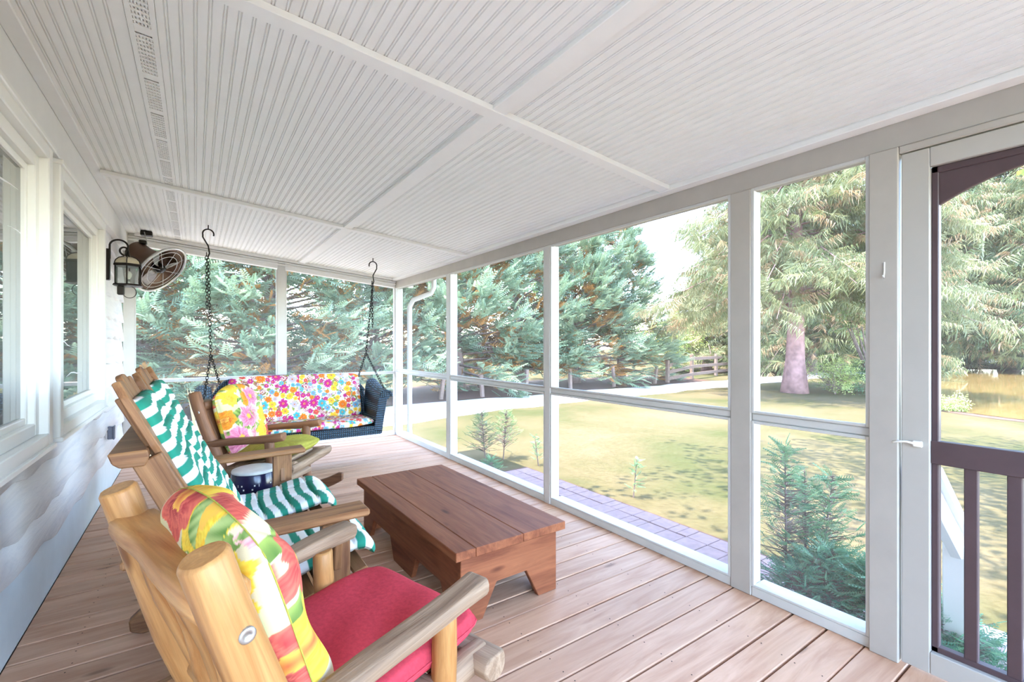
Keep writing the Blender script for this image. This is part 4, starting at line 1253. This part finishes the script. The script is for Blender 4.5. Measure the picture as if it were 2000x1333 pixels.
def plume(nb=7, side=.42, w=.055, droop=-.10, fan_=.9):
    V = [(0, -.02, 0), (0, .02, 0), (1, 0, droop)]; T = [(0, 1, 2)]
    for i in range(nb):
        t = .10+.80*i/(nb-1); s = side*(1-t*.65)
        for sg in (-1, 1):
            b = len(V); z0 = droop*t*t
            ex, ey = t+s*math.cos(fan_), sg*s*math.sin(fan_)
            V += [(t, 0, z0), (t+w*1.4, sg*w*.3, z0), (t+s*.55*math.cos(fan_)+w*.9, sg*s*.55*math.sin(fan_)-sg*w*.2, z0+.03), (ex, ey, z0-.03)]
            T += [(b, b+1, b+2), (b, b+2, b+3)]
    return np.array(V, float), np.array(T)
def hanging(nb=11, ln=.50, w=.016):
    V = [(0, -.015, 0), (0, .015, 0), (1, 0, -.12)]; T = [(0, 1, 2)]; r_ = random.Random(3)
    for i in range(nb):
        t = .08+.90*i/(nb-1)
        for sg in (-1, 1):
            b = len(V); z0 = -.12*t*t; L_ = ln*r_.uniform(.35, 1.3)*(1-.3*t)
            oy = sg*r_.uniform(.0, .22); ox = r_.uniform(-.10, .12); t = t+r_.uniform(-.04, .04)
            V += [(t-w, 0, z0), (t+w, 0, z0), (t+ox+w*.6, oy, z0-L_*.6), (t+ox*1.6, oy*1.3, z0-L_)]
            T += [(b, b+1, b+2), (b, b+2, b+3)]
    return np.array(V, float), np.array(T)
def leafspray(n=10, seed=1):
    r_ = random.Random(seed); V = []; T = []
    for i in range(n):
        t = r_.uniform(0, 1); oy = r_.uniform(-.35, .35); oz = r_.uniform(-.15, .15); a = r_.uniform(-1, 1); l = r_.uniform(.14, .24); w = l*.32
        d = np.array((math.cos(a), math.sin(a), r_.uniform(-.5, .3))); s = np.array((-math.sin(a), math.cos(a), r_.uniform(-.4, .4)))
        p = np.array((t, oy, oz)); b = len(V)
        V += [p, p+d*l*.5+s*w, p+d*l, p+d*l*.5-s*w]; T += [(b, b+1, b+2), (b, b+2, b+3)]
    return np.array(V), np.array(T)
def cone_branches(segs, sides=4):
    V = []; T = []
    for p0, p1, r0, r1 in segs:
        p0 = np.array(p0, float); p1 = np.array(p1, float); d = p1-p0; d /= np.linalg.norm(d)+1e-9
        u = np.cross(d, (0, 0, 1.0) if abs(d[2]) < .9 else (1.0, 0, 0)); u /= np.linalg.norm(u); w = np.cross(d, u); b = len(V)
        for p, r_ in ((p0, r0), (p1, r1)):
            for k in range(sides):
                a = 2*math.pi*k/sides; V.append(p+(u*math.cos(a)+w*math.sin(a))*r_)
        for k in range(sides):
            k2 = (k+1) % sides; T += [(b+k, b+k2, b+sides+k2), (b+k, b+sides+k2, b+sides+k)]
    return np.array(V), np.array(T)
def trunk_mesh(name, h, r0, lean=.0, seed=0, flare=1.5):
    r_ = random.Random(seed); n = 14; pts = []; rad = []
    for i in range(n):
        f = i/(n-1); pts.append((lean*f*h+.05*math.sin(f*6+seed), .05*math.sin(f*5+seed*2), f*h)); rad.append(max(.02, r0*(1-f*.92)*(1+(flare-1)*math.exp(-f*h*1.6))))
    return tube_mesh(name, pts, rad, 14)
P_LEY = plume(6, .42, .055, -.06, .75); P_HANG = hanging(); P_LEAF = leafspray(11)

def leyland_meshes(seed, h=8.5, R=3.0, base=.65, nb=165, per=50):
    rs = np.random.RandomState(seed); pos = []; xd = []; up = []; sc = []; col = []; segs = []
    for b in range(nb):
        f = (b+.5)/nb; z = base+(h-base)*f**1.05*.95; az = rs.uniform(0, 2*math.pi)
        Lb = R*(1-f)**.62*rs.uniform(.75, 1.12)+.35
        slope = -.06+1.15*min(f, .45)+rs.uniform(-.17, .17)
        d = np.array((math.cos(az), math.sin(az), slope)); d /= np.linalg.norm(d)
        p0 = np.array((0, 0, z)); tip = p0+d*Lb
        segs.append((p0, p0+d*Lb*.9+np.array((0, 0, .05)), .035*(1-f)+.012, .006))
        sidev = np.cross(d, (0, 0, 1)); sidev /= np.linalg.norm(sidev)
        n = int(per*(.55+.45*Lb/R)); t = rs.uniform(.35, 1.0, n)**.75
        lat = rs.normal(0, .22, n)*(1.15-t)*Lb*.8
        ver = rs.normal(0, .10, n)*Lb*.5
        p = p0+d*Lb*t[:, None]+sidev*lat[:, None]+np.array((0, 0, 1))*ver[:, None]
        x = d+sidev*(lat/np.maximum(Lb, .3)*1.6)[:, None]+np.array((0, 0, 1))*rs.uniform(-.15, .5, n)[:, None]+rs.normal(0, .22, (n, 3))
        u = np.array((0, 0, 1.0))+rs.normal(0, .45, (n, 3))
        pos.append(p); xd.append(x); up.append(u); sc.append(rs.uniform(.30, .62, n))
        g = rs.rand(n, 1); c = np.array((.13, .22, .13))*(1-g)+np.array((.30, .39, .26))*g
        inner = (t < .66) & (rs.rand(n) < .72)
        br = np.array((.44, .22, .065))*rs.uniform(.5, 1.25, (n, 1))
        c = np.where(inner[:, None], br, c); col.append(c)
        # bare twigs inside
        for k in range(3):
            a = p0+d*Lb*rs.uniform(.2, .6); segs.append((a, a+(d+rs.normal(0, .45, 3))*rs.uniform(.3, .7), .010, .004))
    pos = np.concatenate(pos); V, T, C = scatter(*P_LEY, pos, np.concatenate(xd), np.concatenate(up), np.concatenate(sc), np.concatenate(col))
    return np_mesh('foliage', V, T, C), np_mesh('branches', *cone_branches(segs)), trunk_mesh('trunk', h*.93, .20, .0, seed)
def spruce_meshes(seed, h=15, R=4.6, base=2.0, nb=150, per=62, leafcol=((.12, .15, .055), (.32, .32, .17)), r0=.30, droop=.35, fs=1.0):
    rs = np.random.RandomState(seed); pos = []; xd = []; up = []; sc = []; col = []; segs = []
    for b in range(nb):
        f = (b+.5)/nb; z = base+(h-base)*f*.98; az = rs.uniform(0, 2*math.pi)
        Lb = R*(1-f)**.8*rs.uniform(.7, 1.1)+.3
        d = np.array((math.cos(az), math.sin(az), 0)); sidev = np.array((-d[1], d[0], 0))
        n = int(per*(.4+.6*Lb/R)); t = np.sort(rs.uniform(.12, 1, n)**.8)
        zz = z+Lb*(.10*np.sin(t*3.1)-droop*t**1.6*.5)
        lat = rs.normal(0, .16, n)*Lb*(.35+.65*np.sin(t*3.0))
        p = d*(Lb*t)[:, None]+sidev*lat[:, None]; p[:, 2] = zz-np.abs(lat)*.25
        x = d*.7+sidev*(np.sign(lat)*rs.uniform(.1, 1.0, n))[:, None]+rs.normal(0, .38, (n, 3)); x[:, 2] -= .12
        pos.append(p); xd.append(x); up.append(np.array((0, 0, 1.0))+rs.normal(0, .32, (n, 3))); sc.append(rs.uniform(.28, .80, n)*fs)
        g = rs.rand(n, 1); c = np.array(leafcol[0])*(1-g)+np.array(leafcol[1])*g
        br = (rs.rand(n) < .14)[:, None]; c = np.where(br, np.array((.36, .24, .13)), c); col.append(c)
        q_ = [np.array((0, 0, z)), d*Lb*.5+np.array((0, 0, z+Lb*.08)), d*Lb+np.array((0, 0, z-droop*Lb*.5))]
        segs += [(q_[0], q_[1], .04, .025), (q_[1], q_[2], .025, .008)]
    pos = np.concatenate(pos); V, T, C = scatter(*P_HANG, pos, np.concatenate(xd), np.concatenate(up), np.concatenate(sc), np.concatenate(col))
    return np_mesh('foliage', V, T, C), np_mesh('branches', *cone_branches(segs)), trunk_mesh('trunk', h*.95, r0, .01, seed)
def broadleaf_meshes(seed, h=9, R=4, base=3.5, n=2600, cols=((.13, .24, .05), (.36, .44, .12)), r0=.2, flat=.75, spray=.7, off=0.0):
    rs = np.random.RandomState(seed); segs = []; cen = []
    for k in range(34):
        v = rs.normal(0, 1, 3); v /= np.linalg.norm(v); v *= rs.uniform(.35, 1)**.5
        c = np.array((v[0]*R*.8, off+v[1]*R*.8, (base+h)/2+v[2]*(h-base)/2*.85)); cen.append(c)
        segs.append((np.array((0, 0, base*.8+rs.uniform(0, 1.2))), c, .07, .012))
    cen = np.array(cen); w = rs.randint(0, len(cen), n)
    off = rs.normal(0, 1, (n, 3))*np.array((.22, .22, .14))*R; pos = cen[w]+off
    x = off+rs.normal(0, .5, (n, 3)); x[:, 2] -= .2
    g = rs.rand(n, 1); C0 = np.array(cols[0])*(1-g)+np.array(cols[1])*g
    V, T, C = scatter(*P_LEAF, pos, x, np.array((0, 0, 1.0))+rs.normal(0, .4, (n, 3)), rs.uniform(.6, 1.2, n)*spray, C0)
    return np_mesh('foliage', V, T, C), np_mesh('branches', *cone_branches(segs)), trunk_mesh('trunk', h*.7, r0, .0, seed, 1.3)
def tree(name, label, meshes, loc, rz=0, sc=1.0, group=None, bark='bark', cat='tree', szx=1.0):
    t = thing(name, label, cat, loc, rz, group); t.scale = (sc*szx, sc*szx, sc)
    f, b_, k = meshes
    link('foliage', f, 'foliage', t); link('branches', b_, bark, t); link('trunk', k, bark, t)
    return t
LEY = [leyland_meshes(s) for s in (1, 2, 3)]
hedge = [(-4.0, 15.0, 1.06), (-1.1, 14.6, 1.0), (1.75, 14.7, 1.08), (4.8, 15.0, 1.0), (7.7, 14.7, 1.05), (10.6, 15.0, 1.0), (13.4, 14.8, 1.0), (16.2, 14.7, .86)]
where = ['at the left end of the evergreen row, mostly hidden by the house', 'seen through the screen behind the wall lantern and fan',
         'whose dark trunk stands behind the middle post of the end screen', 'straight behind the right chain of the swing', 'behind the downspout corner of the porch', 'filling the third screen bay beside the drive',
         'behind the fence posts left of the tall open screen', 'at the right end of the evergreen row below blue sky']
for i, (x, y_, s) in enumerate(hedge):
    tree('cypress_tree', 'feathery grey-green cypress '+where[i], LEY[(i+2) % 3], (x, y_, GZ), (i+2)*1.7+.4, s, 'cypress hedge trees along the drive')
SPR = [spruce_meshes(11, 15, 5.2, 3.0, 170, 95), spruce_meshes(12, 17, 6.4, 1.4, 150, 70, ((.06, .10, .04), (.20, .22, .10)), .34, .5, 1.6)]
tree('spruce_tree', 'drooping pale spruce with a thick reddish trunk on the lawn edge', SPR[0], (17.4, 7.75, GZ), .3, 1.0, None, 'bark_red', 'tree')
tree('spruce_tree', 'dark weeping spruce on the far pond bank seen through the door', SPR[1], (40.5, 9.9, GZ), 1.3, 1.0, 'weeping spruces round the pond')
tree('spruce_tree', 'large weeping spruce at the right edge behind the pond', SPR[1], (43, 3.2, GZ), 3.0, 1.05, 'weeping spruces round the pond')
tree('spruce_tree', 'weeping spruce behind the middle of the far pond bank', SPR[1], (49, 7.2, GZ), 5.0, 1.25, 'weeping spruces round the pond')
tree('spruce_tree', 'tall weeping spruce standing highest beyond the far pond bank', SPR[1], (52, 12.5, GZ), .5, 1.35, 'weeping spruces round the pond')
tree('spruce_tree', 'weeping spruce rising behind the crown of the red-trunked spruce', SPR[1], (36, 17.5, GZ), 2.4, 1.1, 'weeping spruces round the pond')
tree('spruce_tree', 'weeping spruce behind the multi-stemmed shrub past the drive', SPR[1], (30, 12.5, GZ), 4.4, .95, 'weeping spruces round the pond')
tree('spruce_tree', 'low broad pale spruce standing between the hedge end and the red-trunked spruce', SPR[0], (26.5, 17.0, GZ), 2.2, .42, None, 'bark', 'tree', 2.0)
BRD = [broadleaf_meshes(21), broadleaf_meshes(22, 10, 4.6, 2.0, 3000)]
tree('shade_tree', 'leafy shade tree whose branches hang over the lawn at the upper right', broadleaf_meshes(23, 9, 4.3, 4.2, 2000, ((.10, .22, .03), (.30, .40, .08)), .2, .75, .55, 1.9), (5.9, -1.4, GZ), 0, 1.0)
tree('round_tree', 'bright yellow-green bushy tree behind the bend of the board fence', broadleaf_meshes(24, 3.4, 1.9, .3, 1500, ((.18, .28, .05), (.52, .55, .16)), .1, .75, .40), (23.5, 17.2, GZ), 0, 1.0)
far = [(-2, 50), (12, 44), (24, 40), (34, 30), (44, 26), (54, 22), (60, 13), (64, 5), (38, 42), (70, 24)]
far.sort(key=lambda p: math.atan2(p[0], p[1]))
ORD = 'first second third fourth fifth sixth seventh eighth ninth tenth eleventh twelfth thirteenth'.split()
for i, (x, y_) in enumerate(far):
    tree('background_tree', 'hazy green tree, '+ORD[i]+' from the left in the distant woods', BRD[i % 2], (x, y_, GZ), i*1.1, (.6 if 1180 < 1000+900*(x*math.cos(YAW)-y_*math.sin(YAW))/max(.1, x*math.sin(YAW)+y_*math.cos(YAW)) < 1460 else 1.45+.2*(i % 3)), 'distant woodland trees')
# shrubs by the drive
sh = broadleaf_meshes(31, 1.5, .95, .1, 900, ((.14, .22, .05), (.46, .48, .16)), .03, .75, .22)
tree('round_shrub', 'rounded yellow-green shrub right of the reddish trunk', sh, (18.0, 6.75, GZ), 0, .85, None, 'bark', 'shrub')
ms = thing('vase_shrub', 'dark multi-stemmed shrub with bare leaning stems by the drive', 'shrub', (19.6, 6.1, GZ))
rs = random.Random(6)
for k in range(11):
    a = rs.uniform(0, 6.28); l = rs.uniform(.5, 1.1)
    tube('stem', [(0, 0, 0), (.25*l*math.cos(a), .25*l*math.sin(a), .8), (.8*l*math.cos(a), .8*l*math.sin(a), 2.3)], [.06, .045, .02], 'bark', ms, 6)
link('foliage', broadleaf_meshes(33, 4.2, 1.7, 2.0, 700, ((.12, .2, .06), (.32, .38, .14)), .03, .75, .3)[0], 'foliage', ms)
link('undergrowth', broadleaf_meshes(34, 1.0, 1.3, .0, 500, ((.04, .11, .06), (.10, .2, .09)), .03, .75, .22)[0], 'foliage', ms)
pp = broadleaf_meshes(36, .4, .4, .0, 250, ((.2, .3, .06), (.5, .55, .2)), .03, .75, .2)[0]
o = link('shore_plant', pp, 'foliage', None, Matrix.Translation((15.9, 3.45, GZ))); tag(o, 'low bright green plant at the near pond edge', 'plant')

# young cypress saplings against the screens
def sapling(label, loc, h, R, n, seed, stems=1, cols=((.07, .19, .10), (.26, .42, .20))):
    rs = np.random.RandomState(seed); t = thing('cypress_sapling', label, 'sapling', loc, 0, 'young cypress saplings beside the porch')
    pos = []; xd = []; col = []; segs = []; sc = []
    for s in range(stems):
        bx, by = (rs.uniform(-R*.5, R*.5), rs.uniform(-R*.5, R*.5)) if stems > 1 else (0, 0)
        lean = rs.uniform(-.12, .12, 2); hh = h*rs.uniform(.7, 1.0) if s else h
        top = np.array((bx+lean[0]*hh, by+lean[1]*hh, hh)); bot = np.array((bx, by, 0))
        segs.append((bot, top, .010, .003))
        for k in range(int(n/stems)):
            f = rs.uniform(.12, 1)**.8; p = bot+(top-bot)*f; az = rs.uniform(0, 6.28)
            d = np.array((math.cos(az), math.sin(az), rs.uniform(.1, .7))); L_ = R*(1.05-f)*rs.uniform(.3, 1)
            pos.append(p+d*L_); xd.append(d+rs.normal(0, .3, 3)); sc.append(rs.uniform(.045, .11)); segs.append((p, p+d*L_, .003, .0015))
            g = rs.rand(); col.append(np.array(cols[0])*(1-g)+np.array(cols[1])*g)
    V, T, C = scatter(*P_LEY, np.array(pos), np.array(xd), np.array((0, 0, 1.0))+rs.normal(0, .4, (len(pos), 3)), np.array(sc), np.array(col))
    link('foliage', np_mesh('foliage', V, T, C), 'foliage', t); link('stem', np_mesh('stem', *cone_branches(segs)), 'bark', t)
sapling('tall thin cypress sapling just outside the screen next to the door', (3.12, 1.36, GZ), 1.08, .30, 700, 1, 3)
sapling('low dense cypress bush at the foot of the screen next to the door', (3.05, 1.06, GZ), .52, .44, 1700, 2, 7, ((.06, .19, .12), (.22, .42, .24)))
sapling('small cypress bush closest to the door post outside', (2.95, .62, GZ), .42, .32, 1000, 3, 6, ((.06, .19, .12), (.22, .42, .24)))
sapling('short cypress sapling beyond the coffee table outside the screen', (3.55, 5.65, GZ), .72, .40, 420, 4, 2, ((.10, .18, .08), (.26, .34, .14)))
sapling('little green sprout where the paver path ends', (3.2, 5.0, GZ), .22, .16, 90, 5, 2)
sapling('single wispy weed stem at the lawn edge past the pavers', (4.0, 3.45, GZ), .42, .05, 40, 6, 1)
sapling('thin weed stem at the lawn edge left of the tall open screen', (3.95, 5.1, GZ), .42, .05, 40, 7, 1)
# dry grass clump outside the end screen
V = []; T = []; rs = np.random.RandomState(4)
for k in range(60):
    a, l = rs.uniform(0, 6.28), rs.uniform(.5, 1.15); x0, y0_ = rs.normal(0, .12, 2); d = rs.uniform(.05, .28); b = len(V)
    V += [(x0-.006, y0_, 0), (x0+.006, y0_, 0), (x0+d*.4*math.cos(a)+.005, y0_+d*.4*math.sin(a), l*.6), (x0+d*math.cos(a), y0_+d*math.sin(a), l)]; T += [(b, b+1, b+2), (b, b+2, b+3)]
o = link('dry_grass_clump', np_mesh('dry_grass_clump', np.array(V), np.array(T), np.tile((.55, .47, .24), (len(V), 1))), 'foliage', None, Matrix.Translation((.25, 8.3, GZ)))
tag(o, 'tall clump of dry straw-coloured grass outside the end screen', 'grass clump')
